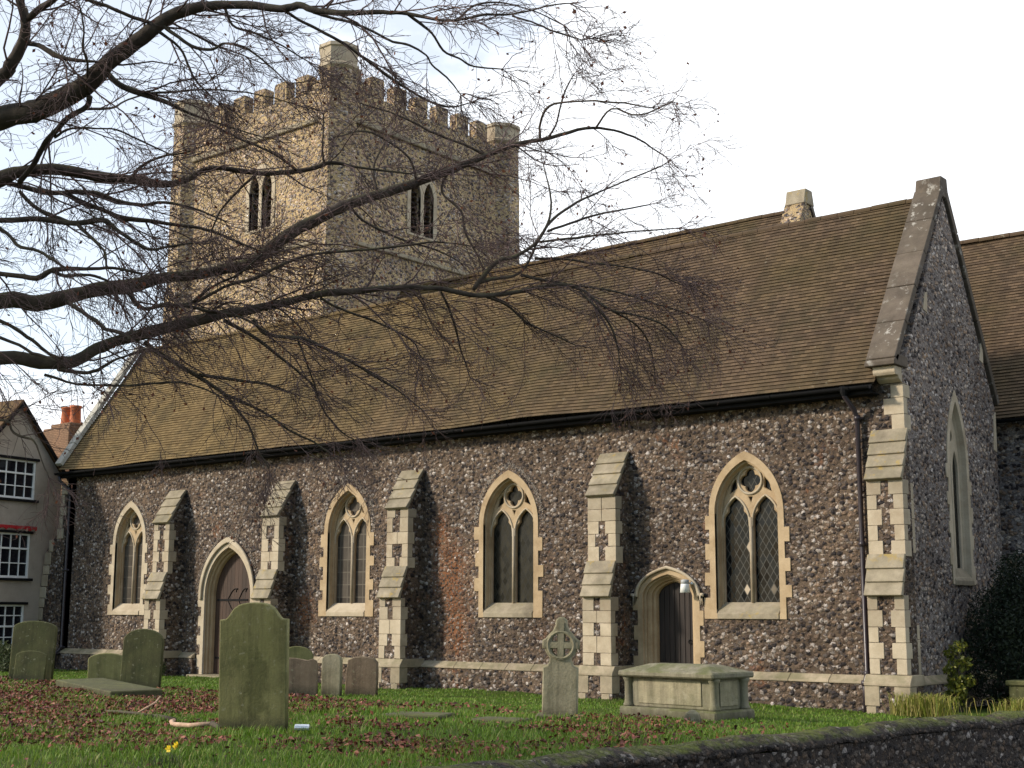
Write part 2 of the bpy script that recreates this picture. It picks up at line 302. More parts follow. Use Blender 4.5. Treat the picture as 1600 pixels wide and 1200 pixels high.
M['wood_pale'] = plain_mat('bare_wood', (.46, .31, .22), .8, .2, .4, 9, bumpd=.004)
M['tin'] = plain_mat('tin', (.62, .68, .75), .3, .6, .2, 12, .6)
M['lamp_white'] = plain_mat('lamp_white', (.80, .80, .78), .4, .4, .05)
M['lamp_grey'] = plain_mat('lamp_grey', (.36, .37, .37), .5, .4, .1)

def grass_mat():
    m = NT('lawn'); c = m.mix(m.ramp(m.noise(1.1, 6, .65), [(.35, 0.0), (.65, 1.0)]), (.055, .085, .016), (.10, .145, .028))
    c = m.mix(m.ramp(m.noise(.35, 5, .6), [(.5, 0.0), (.72, .7)]), c, (.06, .045, .022))
    c = m.mix(.6, c, m.ramp(m.noise(55, 3), [(.25, .35), (.75, 1.2)]), 'MULTIPLY'); m.col(c); m.bump(m.noise(30, 5, .7), .05, 1.0)
    m.p.inputs['Specular IOR Level'].default_value = .1
    return m.m
M['lawn'] = grass_mat()
M['asphalt'] = plain_mat('asphalt', (.05, .05, .052), .9, .3, .3, 20, bumpd=.004)
M['earth'] = plain_mat('far_ground', (.07, .075, .045), .95, .1, .4, .2)

# ------------------------------------------------------------------ mesh helpers
def finish(o, mat, parent=None, smooth=False):
    me = o.data
    if mat is not None:
        me.materials.clear(); me.materials.append(M[mat] if isinstance(mat, str) else mat)
    if parent is not None: o.parent = parent
    if smooth: me.polygons.foreach_set('use_smooth', [True] * len(me.polygons))
    return o
class MB:
    def __init__(s): s.v = []; s.f = []
    def add(s, vs, fs):
        b = len(s.v); s.v += [tuple(v) for v in vs]; s.f += [tuple(i + b for i in f) for f in fs]
    def box(s, a, b, jit=0.0):
        (x0, y0, z0), (x1, y1, z1) = a, b
        vs = [(x, y, z) for z in (z0, z1) for y in (y0, y1) for x in (x0, x1)]
        if jit: vs = [(x + random.uniform(-jit, jit), y + random.uniform(-jit, jit), z + random.uniform(-jit, jit)) for x, y, z in vs]
        s.add(vs, [(0, 2, 3, 1), (4, 5, 7, 6), (0, 1, 5, 4), (2, 6, 7, 3), (0, 4, 6, 2), (1, 3, 7, 5)])
    def prism(s, poly, fn, lo, hi):
        """poly: 2D loop; fn(u,v,w)->3D; extruded w from lo to hi"""
        n = len(poly); vs = [fn(u, v, lo) for u, v in poly] + [fn(u, v, hi) for u, v in poly]
        s.add(vs, [tuple(range(n - 1, -1, -1)), tuple(range(n, 2 * n))] + [(i, (i + 1) % n, (i + 1) % n + n, i + n) for i in range(n)])
    def tube(s, pts, rad, n=8, cap=True, squash=None):
        pts = [Vector(p) for p in pts]; up = Vector((0, 0, 1)); b = len(s.v); prev = None
        if not isinstance(rad, (list, tuple)): rad = [rad] * len(pts)
        for i, p in enumerate(pts):
            t = (pts[min(i + 1, len(pts) - 1)] - pts[max(i - 1, 0)]).normalized()
            if prev is None: a = t.cross(up if abs(t.z) < .95 else Vector((1, 0, 0))).normalized()
            else: a = (prev - t * prev.dot(t)).normalized()
            prev = a; c = t.cross(a)
            for k in range(n):
                an = 2 * math.pi * k / n; s.v.append(tuple(p + a * (math.cos(an) * rad[i]) + c * (math.sin(an) * rad[i])))
        for i in range(len(pts) - 1):
            for k in range(n):
                s.f.append((b + i * n + k, b + i * n + (k + 1) % n, b + (i + 1) * n + (k + 1) % n, b + (i + 1) * n + k))
        if cap:
            s.f.append(tuple(b + k for k in range(n - 1, -1, -1))); s.f.append(tuple(b + (len(pts) - 1) * n + k for k in range(n)))
    def lathe(s, prof, n=16, c=(0, 0, 0), cap=True):
        b = len(s.v)
        for r, z in prof:
            for k in range(n): an = 2 * math.pi * (k + .5) / n; s.v.append((c[0] + r * math.cos(an), c[1] + r * math.sin(an), c[2] + z))
        for i in range(len(prof) - 1):
            for k in range(n): s.f.append((b + i * n + k, b + i * n + (k + 1) % n, b + (i + 1) * n + (k + 1) % n, b + (i + 1) * n + k))
        if cap: s.f.append(tuple(b + k for k in range(n - 1, -1, -1))); s.f.append(tuple(b + (len(prof) - 1) * n + k for k in range(n)))
    def build(s, name, mat, parent=None, smooth=False, bevel=0.0, uv=None):
        me = bpy.data.meshes.new(name); me.from_pydata(s.v, [], s.f)
        if bevel:
            bm = bmesh.new(); bm.from_mesh(me)
            bmesh.ops.bevel(bm, geom=bm.edges[:], offset=bevel, segments=1, affect='EDGES', clamp_overlap=True)
            bm.to_mesh(me); bm.free()
        me.update(); o = bpy.data.objects.new(name, me); COL.objects.link(o)
        if uv:
            ul = me.uv_layers.new(); co = np.empty(len(me.vertices) * 3); me.vertices.foreach_get('co', co); co = co.reshape(-1, 3)
            li = np.empty(len(me.loops), dtype=np.int32); me.loops.foreach_get('vertex_index', li)
            ul.data.foreach_set('uv', np.array(uv(co[li])).T.ravel().astype(np.float32))
        return finish(o, mat, parent, smooth)
SOUTH = lambda y0=0.0: Matrix(((1, 0, 0, 0), (0, 0, -1, y0), (0, 1, 0, 0), (0, 0, 0, 1)))      # (u,v,w) -> (u, y0-w, v)
EAST = lambda x0=0.0: Matrix(((0, 0, 1, x0), (1, 0, 0, 0), (0, 1, 0, 0), (0, 0, 0, 1)))        # (u,v,w) -> (x0+w, u, v)
def plate(name, loops, w0, w1, mtx, mat, parent=None, bevel=0.0, uv=False):
    """flat shape with holes between depths w0<w1 (w towards the viewer), placed by mtx"""
    cu = bpy.data.curves.new(name, 'CURVE'); cu.dimensions = '2D'; cu.fill_mode = 'BOTH'
    for lp in loops:
        sp = cu.splines.new('POLY'); sp.points.add(len(lp) - 1); sp.use_cyclic_u = True
        for p, q in zip(sp.points, lp): p.co = (q[0], q[1], 0, 1)
    cu.extrude = (w1 - w0) / 2 - bevel; cu.bevel_depth = bevel; cu.bevel_resolution = 1; cu.offset = -bevel
    tmp = bpy.data.objects.new(name, cu); COL.objects.link(tmp)
    dg = bpy.context.evaluated_depsgraph_get(); me = bpy.data.meshes.new_from_object(tmp.evaluated_get(dg))
    bpy.data.objects.remove(tmp); bpy.data.curves.remove(cu)
    if uv:
        ul = me.uv_layers.new() if not me.uv_layers else me.uv_layers[0]
        co = np.empty(len(me.vertices) * 3); me.vertices.foreach_get('co', co); co = co.reshape(-1, 3)
        li = np.empty(len(me.loops), dtype=np.int32); me.loops.foreach_get('vertex_index', li)
        ul.data.foreach_set('uv', co[li][:, :2].ravel().astype(np.float32))
    me.transform(mtx @ Matrix.Translation((0, 0, (w0 + w1) / 2))); me.name = name
    o = bpy.data.objects.new(name, me); COL.objects.link(o)
    return finish(o, mat, parent)
def tag(o, label=None, cat=None, group=None, kind=None):
    if label: o['label'] = label
    if cat: o['category'] = cat
    if group: o['group'] = group
    if kind: o['kind'] = kind
    return o
def empty(name, loc=(0, 0, 0), rz=0.0):
    o = bpy.data.objects.new(name, None); COL.objects.link(o); o.location = loc; o.rotation_euler = (0, 0, rz); o.empty_display_size = .3; return o
def ground_z(x, y):
    t = np.clip((-1.0 - np.asarray(y, float)) / 8.5, 0, 1); t = t * t * (3 - 2 * t); return .09 + .28 * t

# ------------------------------------------------------------------ pointed arches
def arch(cx, hw, spring, apex, bottom, n=12, low=False):
    """closed loop: bottom-left, up, over the arch, down to bottom-right"""
    h = apex - spring; pts = []
    if low:
        for i in range(n + 1):
            t = i / n; x = hw * (1 - t) ** 2 + 2 * t * (1 - t) * hw * .93; z = 2 * t * (1 - t) * h * .72 + t * t * h; pts.append((x, spring + z))
    else:
        c = (hw * hw - h * h) / (2 * hw); r = hw - c; a1 = math.atan2(h, -c)
        for i in range(n + 1): a = a1 * i / n; pts.append((c + r * math.cos(a), spring + r * math.sin(a)))
    loop = [(cx - hw, bottom)] + [(cx - x, z) for x, z in pts] + [(cx + x, z) for x, z in reversed(pts[:-1])] + [(cx + hw, bottom)]
    return loop
def arch_loft(name, rings, mtx, mat, parent, smooth=True):
    """rings: list of (loop, w); skins between successive open loops (jambs and head, not the sill)"""
    mb = MB(); n = len(rings[0][0])
    for lp, w in rings: mb.v += [tuple(mtx @ Vector((u, v, w))) for u, v in lp]
    for k in range(len(rings) - 1):
        for i in range(n - 1): mb.f.append((k * n + i, k * n + i + 1, (k + 1) * n + i + 1, (k + 1) * n + i))
    return mb.build(name, mat, parent, False)
def toothed(cx, hw, spring, apex, bottom, rnd, low=False, tl=.14, lo_=.0, right=True, left=True):
    """arch outline whose jambs step out and in like long-and-short quoins"""
    a = arch(cx, hw, spring, apex, bottom, 12, low)[1:-1]
    zs = [spring - .05]; 
    while zs[-1] > bottom + .3: zs.append(zs[-1] - rnd.uniform(.26, .36))
    zs[-1] = bottom
    L = []; out = True
    for i in range(len(zs) - 1):
        if left and out: e = tl * rnd.uniform(.7, 1.15); L += [(cx - hw, zs[i]), (cx - hw - e, zs[i]), (cx - hw - e, zs[i + 1]), (cx - hw, zs[i + 1])]
        out = not out
    Rr = []; out = rnd.random() < .5
    for i in range(len(zs) - 1):
        if right and out: e = tl * rnd.uniform(.7, 1.15); Rr += [(cx + hw, zs[i]), (cx + hw + e, zs[i]), (cx + hw + e, zs[i + 1]), (cx + hw, zs[i + 1])]
        out = not out
    def dd(p):
        q = []
        for x in p:
            if not q or (abs(q[-1][0] - x[0]) + abs(q[-1][1] - x[1])) > 1e-6: q.append(x)
        return q
    return dd([(cx - hw, bottom)] + L[::-1] + a + Rr + [(cx + hw, bottom)])

# ------------------------------------------------------------------ ground, road
def grid_sheet(name, xs, ys, zf, mat, kind='structure'):
    nx, ny = len(xs), len(ys); X, Y = np.meshgrid(xs, ys); Z = zf(X, Y)
    v = np.stack([X.ravel(), Y.ravel(), Z.ravel()], 1); f = [(j * nx + i, j * nx + i + 1, (j + 1) * nx + i + 1, (j + 1) * nx + i) for j in range(ny - 1) for i in range(nx - 1)]
    me = bpy.data.meshes.new(name); me.from_pydata(v.tolist(), [], f); me.update(); o = bpy.data.objects.new(name, me); COL.objects.link(o)
    finish(o, mat, None, True); o['kind'] = kind; return o
BW = [(0.30, -26.0), (1.05, -21.0), (1.74, -16.9), (1.86, -15.3), (2.11, -13.3), (2.24, -12.0), (2.52, -10.6), (2.80, -7.4), (3.36, -4.6), (4.3, -1.2), (5.6, 3.0), (7.0, 8.0)]   # back edge of the boundary coping
def bw_x(y):
    return np.interp(y, [p[1] for p in BW], [p[0] for p in BW])
def lawn_z(X, Y):
    z = ground_z(X, Y) + .03 * np.sin(X * 1.3 + Y * .7) * np.cos(Y * 1.1 - X * .4) + .018 * np.sin(X * 3.1) * np.cos(Y * 2.7)
    return np.where((X > bw_x(Y) + .18), -1.25, z)
grid_sheet('lawn', np.arange(-48, 9, .3), np.arange(-34, 16, .3), lawn_z, 'lawn')
mb = MB(); mb.add([(-600, -600, -1.3), (600, -600, -1.3), (600, 600, -1.3), (-600, 600, -1.3)], [(0, 1, 2, 3)]); o = mb.build('far_ground', 'earth'); o['kind'] = 'structure'
mb = MB(); n = len(BW)
mb.add([(x + .45, y, -1.22) for x, y in BW] + [(x + 16, y, -1.22) for x, y in BW], [(i, i + n, i + n + 1, i + 1) for i in range(n - 1)]); o = mb.build('road', 'asphalt'); o['kind'] = 'structure'

# ------------------------------------------------------------------ the church
church = tag(empty('church', (-15, 3, 0)), 'flint parish church with brown tiled roof, stepped buttresses and battlemented square tower', 'church')
church_parent = church
def P(o):      # parent keeping world placement
    o.parent = church; o.matrix_parent_inverse = Matrix.Translation((15, -3, 0)); return o
EAVE_Z, RIDGE_Z, RIDGE_Y = 6.62, 11.2, 2.65
XE, XW = 0.12, -29.55
# --- south wall with openings
WIN = [(-25.92, .88, 'glass_guard', 11), (-15.93, .91, 'glass_guard', 22), (-10.22, .95, 'glass_dark', 33), (-3.555, .92, 'glass_diamond', 44)]
holes = [arch(x, hw - .10, 4.15, 5.33, 2.0) for x, hw, _, _ in WIN]
holes.append(arch(-20.95, 1.10, 2.45, 4.02, -.5)); holes.append(arch(-5.58, .74, 2.33, 2.86, -.5, 10, True))
# doors open through the bottom edge: walk the outline
out = [(XW, -.5), (-20.95 - 1.10, -.5)] + holes[4][1:-1] + [(-20.95 + 1.10, -.5), (-5.58 - .74, -.5)] + holes[5][1:-1] + [(-5.58 + .74, -.5), (XE - .05, -.5), (XE - .05, 6.85), (XW, 6.85)]
wall = P(plate('aisle_wall', [out] + holes[:4], -.55, 0, SOUTH(), 'flint'))
# --- east gable wall
gable = [(.0, -.5), (5.15, -.5), (5.15, 6.7), (2.65, 11.15), (0.0, 6.85)]
ewin = arch(2.72, .50, 5.2, 6.62, 2.75)
P(plate('gable_wall', [[(.56, -.5)] + gable[1:-1] + [(.56, 7.7), (.56, -.5)][:1], ewin], -.5, 0, EAST(XE), 'flint_east'))
mb = MB(); mb.prism([(.004, -.5), (.555, -.5), (.555, 7.72), (.004, 6.9)], lambda u, v, w: (XE + w, u, v), -.5, -.003); P(mb.build('corner_wall', 'flint_east'))
# west gable and north wall of the aisle, plain
P(plate('gable_wall', [gable], -.5, 0, EAST(XW + .5 - .02), 'flint'))
# --- tiled roofs laid in courses
def tiled_roof(name, x0, x1, ye, ze, yr, zr, mat='roof', wob=.03, gauge=.105, lip=.022, step=.8, seed=1):
    """courses of tiles from the eave line (ye,ze) to the ridge (yr,zr)"""
    rnd = np.random.default_rng(seed); L = math.hypot(yr - ye, zr - ze); n = int(L / gauge); xs = np.arange(x0, x1 + step, step); xs[-1] = x1
    dy, dz = (yr - ye) / L, (zr - ze) / L; ny, nz = -dz * (1 if dy > 0 else -1), abs(dy)
    sag = np.interp(xs, np.linspace(x0, x1, 14), rnd.normal(0, wob, 14)); sag2 = np.interp(xs, np.linspace(x0, x1, 9), rnd.normal(0, wob, 9))
    V = []; F = []; UV = []; m = len(xs)
    for k in range(n):
        a, b = k * gauge, min((k + 1) * gauge, L)
        j = rnd.normal(0, .0035, m)
        for (d, off) in ((a, .0), (a, lip), (b, .0)):
            o_ = off + sag * (1 - d / L) + sag2 * (d / L) + (j if off else 0)
            for i in range(m): V.append((xs[i], ye + dy * d + ny * o_[i], ze + dz * d + nz * o_[i])); UV.append((xs[i], d + (.001 if off else -.001)))
        b0 = k * 3 * m
        for r in range(2):
            for i in range(m - 1): F.append((b0 + r * m + i, b0 + r * m + i + 1, b0 + (r + 1) * m + i + 1, b0 + (r + 1) * m + i))
    me = bpy.data.meshes.new(name); me.from_pydata(V, [], F); ul = me.uv_layers.new(); li = np.empty(len(me.loops), dtype=np.int32); me.loops.foreach_get('vertex_index', li)
    ul.data.foreach_set('uv', np.array(UV, dtype=np.float32)[li].ravel()); me.update(); o = bpy.data.objects.new(name, me); COL.objects.link(o); return finish(o, mat)
def ridge_tiles(name, x0, x1, y, z, mat='roof', r=.10):
    mb = MB(); x = x0
    while x < x1 - .05:
        l = min(.42, x1 - x); q = random.uniform(-.012, .012)
        prof = [(y + r * 1.15 * math.cos(a), z - .04 + q + r * math.sin(a)) for a in np.linspace(-.25, math.pi + .25, 8)]
        mb.prism(prof, lambda u, v, w: (w, u, v), x, x + l - .012); x += l
    return mb.build(name, mat)
aisle_roof = P(tiled_roof('aisle_roof', XW + .12, XE - .42, -.42, EAVE_Z, RIDGE_Y, RIDGE_Z, seed=3))
P(tiled_roof('aisle_roof', XW + .12, XE - .42, 5.4, 7.0, RIDGE_Y, RIDGE_Z, seed=4))
P(ridge_tiles('ridge_tiles', XW + .3, XE - .5, RIDGE_Y, RIDGE_Z))
nave_roof = P(tiled_roof('nave_roof', -23.2, -6.9, 5.4, 7.0, 9.5, 13.82, seed=5))
P(tiled_roof('nave_roof', -23.2, -6.9, 13.6, 7.0, 9.5, 13.82, seed=6, step=4)); P(ridge_tiles('ridge_tiles', -23.2, -6.9, 9.5, 13.82))
chancel_roof = P(tiled_roof('chancel_roof', -6.6, 10.0, 5.85, 6.55, 9.5, 11.95, seed=7))
P(tiled_roof('chancel_roof', -6.6, 10.0, 13.15, 6.55, 9.5, 11.95, seed=8, step=4)); P(ridge_tiles('ridge_tiles', -6.6, 10, 9.5, 11.95))
# --- gable copings
def coping(name, x0, x1, pts, th, mat, seglen=.9):
    """slabs following a gable line in the YZ plane"""
    mb = MB()
    for (y0, z0), (y1, z1) in zip(pts[:-1], pts[1:]):
        L = math.hypot(y1 - y0, z1 - z0); n = max(1, int(L / seglen)); dy, dz = (y1 - y0) / L, (z1 - z0) / L; ny, nz = (-dz, dy) if dy > 0 else (dz, -dy)
        if nz < 0: ny, nz = -ny, -nz
        for k in range(n):
            a, b = L * k / n, L * (k + 1) / n - .012; q = random.uniform(-.008, .008)
            mb.prism([(y0 + dy * a, z0 + dz * a), (y0 + dy * b, z0 + dz * b), (y0 + dy * b + ny * (th + q), z0 + dz * b + nz * (th + q)), (y0 + dy * a + ny * (th + q), z0 + dz * a + nz * (th + q))], lambda u, v, w: (w, u, v), x0, x1)
    return mb.build(name, mat, None, False, .012)
cop = P(coping('gable_coping', -.46, .17, [(-.30, 7.00), (2.62, 11.28)], .16, 'coping'))
P(coping('gable_coping', -.46, .17, [(2.68, 11.28), (5.28, 6.75)], .16, 'coping'))
mb = MB(); mb.prism([(2.40, 11.14), (2.90, 11.14), (2.84, 11.62), (2.52, 11.62)], lambda u, v, w: (w, u, v), -.43, .165); P(mb.build('apex_stone', 'coping', None, False, .02))
mb = MB()     # kneeler carried on a moulded corbel
mb.prism([(-.46, 6.93), (-.46, 7.02), (-.30, 7.16), (.2, 7.16), (.2, 6.93)], lambda u, v, w: (w, u, v), -.48, .17)
k1 = P(mb.build('kneeler', 'coping', None, False, .012))
mb = MB(); mb.prism([(0.0, 6.62), (-.05, 6.62), (-.16, 6.68), (-.18, 6.74), (-.30, 6.74), (-.34, 6.80), (-.34, 6.925), (0.0, 6.925)], lambda u, v, w: (w, u, v), -.36, .118)
P(mb.build('corbel', 'stone', None, False, .01))
cw = P(coping('gable_coping', XW - .12, XW + .22, [(-.38, 6.80), (2.62, 11.30)], .14, 'coping_pale'))
P(coping('gable_coping', XW - .12, XW + .22, [(2.68, 11.30), (5.3, 7.0)], .14, 'coping_pale'))
# nave east gable standing over the chancel roof
ng = [(5.3, 6.0), (13.7, 6.0), (9.5, 14.05)]
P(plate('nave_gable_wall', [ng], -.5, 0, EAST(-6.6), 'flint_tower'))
P(coping('gable_coping', -7.22, -6.56, [(5.3, 6.12), (9.47, 14.10)], .13, 'flint_tower', 3)); P(coping('gable_coping', -7.22, -6.56, [(9.53, 14.10), (13.7, 6.12)], .13, 'coping', 3))
mb = MB(); mb.prism([(9.18, 13.9), (9.82, 13.9), (9.70, 14.36), (9.30, 14.36)], lambda u, v, w: (w, u, v), -7.19, -6.55); P(mb.build('apex_stone', 'stone_grey', None, False, .02))
# chancel wall
P(plate('chancel_wall', [[(-6.5, -.5), (10, -.5), (10, 6.6), (-6.5, 6.6)]], -.5, 0, SOUTH(6.2), 'flint_east'))
P(plate('chancel_wall', [[(6.2, -.5), (12.8, -.5), (12.8, 6.6), (9.5, 11.9), (6.2, 6.6)]], -.5, 0, EAST(10.0), 'flint_east'))
# --- gutters, fascias, downpipes
def gutter(x0, x1, y, z):
    mb = MB(); n = 9; r = .075; b = 0
    prof = [(y + r * math.cos(a), z + r * math.sin(a)) for a in np.linspace(math.pi, 2 * math.pi, n)] + [(y + (r - .012) * math.cos(a), z + (r - .012) * math.sin(a)) for a in np.linspace(2 * math.pi, math.pi, n)]
    xs = np.arange(x0, x1, 1.8).tolist() + [x1]
    for a, c in zip(xs[:-1], xs[1:]):
        mb.prism(prof, lambda u, v, w: (w, u, v), a, c - .004)
        mb.prism([((u - y) * 1.14 + y, (v - z) * 1.14 + z) for u, v in prof], lambda u, v, w: (w, u, v), c - .05, c - .005)
    g = mb.build('gutter', 'iron'); return g
P(gutter(XW - .06, XE - .5, -.46, 6.55)); P(gutter(-4, 10, 5.82, 6.5))
mb = MB(); mb.box((XW + .02, -.36, 6.40), (XE - .5, -.335, 6.60)); mb.box((XW + .02, -.335, 6.40), (XE - .5, -.003, 6.425)); P(mb.build('fascia', 'iron'))
def downpipe(pts, r=.05):
    mb = MB(); mb.tube(pts, r, 10)
    for a, b in zip(pts[:-1], pts[1:]):
        a, b = Vector(a), Vector(b)
        if abs((b - a).normalized().z) > .95:
            L = (a - b).length; k = int(L / 1.75)
            for i in range(k + 1):
                p = a + (b - a) * (i / max(1, k)); mb.tube([p + Vector((0, 0, .06)), p - Vector((0, 0, .05))], r * 1.35, 10); mb.box((p.x - r * 2, p.y + r * .6, p.z - .02), (p.x + r * 2, p.y + r * 1.9, p.z + .02))
    o = mb.build('downpipe', 'pipe', None, True); return o
P(downpipe([(-.95, -.44, 6.50), (-.95, -.44, 6.38), (-.86, -.20, 6.12), (-.84, -.11, 5.95), (-.84, -.11, .80), (-.84, -.24, .62), (-.84, -.24, .06)]))
mb = MB(); mb.lathe([(.05, -.14), (.085, -.06), (.10, 0), (.10, .05)], 10, (-.95, -.44, 6.52)); P(mb.build('hopper', 'iron'))
P(downpipe([(XW + .10, -.44, 6.50), (XW + .10, -.40, 6.30), (XW + .28, -.14, 6.02), (XW + .30, -.11, 5.85), (XW + .30, -.11, .80), (XW + .20, -.25, .60), (XW + .16, -.28, .06)]))
P(downpipe([(-.62, 6.09, 6.3), (-.62, 6.09, .1)])); mb = MB(); mb.box((-.78, 5.90, 6.12), (-.46, 6.19, 6.42)); mb.box((-.72, 5.96, 5.98), (-.52, 6.18, 6.12)); P(mb.build('hopper', 'iron', None, False, .02))
# --- plinth: a proud flint base under a sloping stone course
def plinth_run(x0, x1, dep=.13, z=.70, y0=0.0):
    mb = MB(); mb.box((x0, y0 - dep, -.4), (x1, y0 - .002, z - .10)); P(mb.build('plinth_base', 'flint'))
    mb = MB(); x = x0
    while x < x1 - .02:
        l = min(random.uniform(.7, 1.15), x1 - x); 
        if x1 - x - l < .25: l = x1 - x
        mb.prism([(y0 - .003, z - .098), (y0 - dep - .025, z - .098), (y0 - dep - .025, z - .055), (y0 - .003, z + .075)], lambda u, v, w: (w, u, v), x, x + l - .008); x += l
    P(mb.build('plinth_course', 'plinth', None, False, .008))
BUT = [(-23.45, .74, 1), (-18.43, .70, 2), (-13.46, .74, 3), (-6.97, .76, 4), (-.18, .74, 5)]
for a, b in ((XW + .02, -23.93), (-22.97, -22.32), (-19.58, -18.89), (-17.97, -13.94), (-12.98, -7.46), (-4.76, -.66)): plinth_run(a, b)
mb = MB(); mb.box((XE + .002, .03, -.4), (XE + .13, 5.2, .60)); P(mb.build('plinth_base', 'flint_east'))
mb = MB(); mb.prism([(XE + .003, .602), (XE + .155, .602), (XE + .155, .645), (XE + .003, .775)], lambda u, v, w: (u, w, v), .03, 5.2); P(mb.build('plinth_course', 'plinth', None, False, .008))

# --- windows
def add_window(cx, hw, glass, seed, mtx, k=1.0, spring=4.15, apex=5.48, bottom=1.86, sillz=2.22, deep=.22, moss_sill=False, parent=True):
    rnd = random.Random(seed); ow = hw; i1 = hw - .15; i2 = i1 - .07
    ap = lambda w: spring + (apex - spring) * (w / ow) ** .93
    fr = plate('window', [toothed(cx, ow, spring, apex, bottom, rnd), arch(cx, i1, spring, ap(i1), bottom + .12)], -.10, .022, mtx, 'stone' if cx < -20 else 'stone_warm', None, .006)
    fr.name = 'window'; P(fr)
    # chamfered reveals
    rv = arch_loft('reveal', [(arch(cx, i1, spring, ap(i1), bottom + .2, 14), .018), (arch(cx, i1, spring, ap(i1), bottom + .2, 14), -.05), (arch(cx, i1 - .035, spring, ap(i1 - .035), bottom + .2, 14), -.06), (arch(cx, i2 + .02, spring, ap(i2 + .02), bottom + .2, 14), -deep + .05), (arch(cx, i2, spring, ap(i2), bottom + .2, 14), -deep + .04), (arch(cx, i2, spring, ap(i2), bottom + .2, 14), -deep - .2)], mtx, 'stone_warm', fr)
    # tracery: two cusped lights, a quatrefoil roundel, small eyelets
    A2 = ap(i2); W = i2 + .13
    lw = (i2 - .055 - .012) / 2; lc = .055 + lw
    def light(c):
        s, a = spring - .22, spring + .33 + .0; base = arch(c, lw, s, a, sillz, 10); q = []
        for (x, z) in base:
            if z > s + 1e-4:
                t = (z - s) / (a - s); b = math.exp(-((t - .48) / .13) ** 2) * .075 + (.0 if t > .5 else 0); x = c + (x - c) * (1 - b / max(lw, .1) * 1.15)
                if t > .75: x = c + (x - c) * 1.0
            q.append((x, z))
        return q
    rc = min(.255, i2 * .36); zc = spring + .70 if hw > .8 else spring + .62
    quat = [(cx + (rc * .66 + rc * .34 * abs(math.cos(2 * t))) * math.cos(t), zc + (rc * .66 + rc * .34 * abs(math.cos(2 * t))) * math.sin(t)) for t in np.linspace(0, 2 * math.pi, 48, endpoint=False)]
    eye = lambda sg: [(cx + sg * (rc + .085), zc - .16), (cx + sg * (i2 * .74), zc - .27), (cx + sg * (i2 * .66), zc - .06), (cx + sg * (rc + .10), zc + .06), (cx + sg * (rc + .095), zc - .06)]
    loops = [arch(cx, W, spring, ap(W), sillz - .22, 14), light(cx - lc), light(cx + lc), quat, eye(-1), eye(1), [(cx - .05, zc - rc - .10), (cx + .05, zc - rc - .10), (cx, zc - rc - .24)]]
    plate('tracery', loops, -deep - .09, -deep, mtx, 'stone_warm', fr, .016)
    mb = MB()      # rolls standing proud of the tracery
    ring = [mtx @ Vector((cx + (rc + .04) * math.cos(t), zc + (rc + .04) * math.sin(t), -deep + .008)) for t in np.linspace(0, 2 * math.pi, 29)]; mb.tube(ring, .030, 7, False)
    for c in (cx - lc, cx + lc):
        hd = arch(c, lw + .022, spring - .22, spring + .37, spring - .3, 8); mb.tube([mtx @ Vector((u, v, -deep + .006)) for u, v in hd], .026, 7, False)
    mb.tube([mtx @ Vector((cx, sillz, -deep + .006)), mtx @ Vector((cx, spring - .1, -deep + .006))], .044, 8)
    mb.build('moulding', 'stone', fr, True)
    plate('glass', [arch(cx, W, spring, ap(W), sillz - .04, 10)], -deep - .10, -deep - .085, mtx, glass, fr, 0, True)
    mb = MB(); f3 = lambda u, v, w: tuple(mtx @ Vector((w, v, u)))
    for s0, s1 in ((-ow + .05, ow - .05),):
        mb.prism([(-deep - .1, bottom + .001), (.045, bottom + .001), (.045, bottom + .12), (-deep - .005, sillz), (-deep - .1, sillz)], f3, cx + s0 * (i1 / ow + .02) , cx + s1 * (i1 / ow + .02))
    sl_ = mb.build('sill', 'stone_grey' if moss_sill else 'stone', fr, False, .008)
    return fr
for i, (x, hw, g, sd) in enumerate(WIN): add_window(x, hw, g, sd, SOUTH(), moss_sill=(i >= 2))
# east window, tall and narrow
def add_east_window():
    mtx = EAST(XE); rnd = random.Random(9); cx = 2.72
    fr = P(plate('window', [toothed(cx, .60, 5.2, 6.8, 2.6, rnd, tl=.10), arch(cx, .46, 5.2, 6.55, 2.75)], -.1, .02, mtx, 'stone', None, .006))
    arch_loft('reveal', [(arch(cx, .46, 5.2, 6.55, 2.7), .016), (arch(cx, .43, 5.2, 6.5, 2.7), -.08), (arch(cx, .40, 5.2, 6.43, 2.7), -.13), (arch(cx, .40, 5.2, 6.43, 2.7), -.5)], mtx, 'stone', fr)
    plate('tracery', [arch(cx, .52, 5.2, 6.6, 2.6), arch(cx - .19, .145, 5.0, 5.5, 2.95, 6), arch(cx + .19, .145, 5.0, 5.5, 2.95, 6), [(cx + .11 * math.cos(t), 5.80 + .13 * math.sin(t)) for t in np.linspace(0, 6.28, 16, endpoint=False)]], -.23, -.13, mtx, 'stone', fr, .012)
    plate('glass', [arch(cx, .37, 5.2, 6.36, 2.75)], -.20, -.185, mtx, 'glass_dark', fr, 0, True)
    mb = MB(); mb.prism([(XE - .42, 2.58), (XE + .05, 2.58), (XE + .05, 2.68), (XE - .135, 2.95), (XE - .42, 2.95)], lambda u, v, w: (u, w, v), cx - .50, cx + .50); mb.build('sill', 'stone_grey', fr, False, .008)
add_east_window()

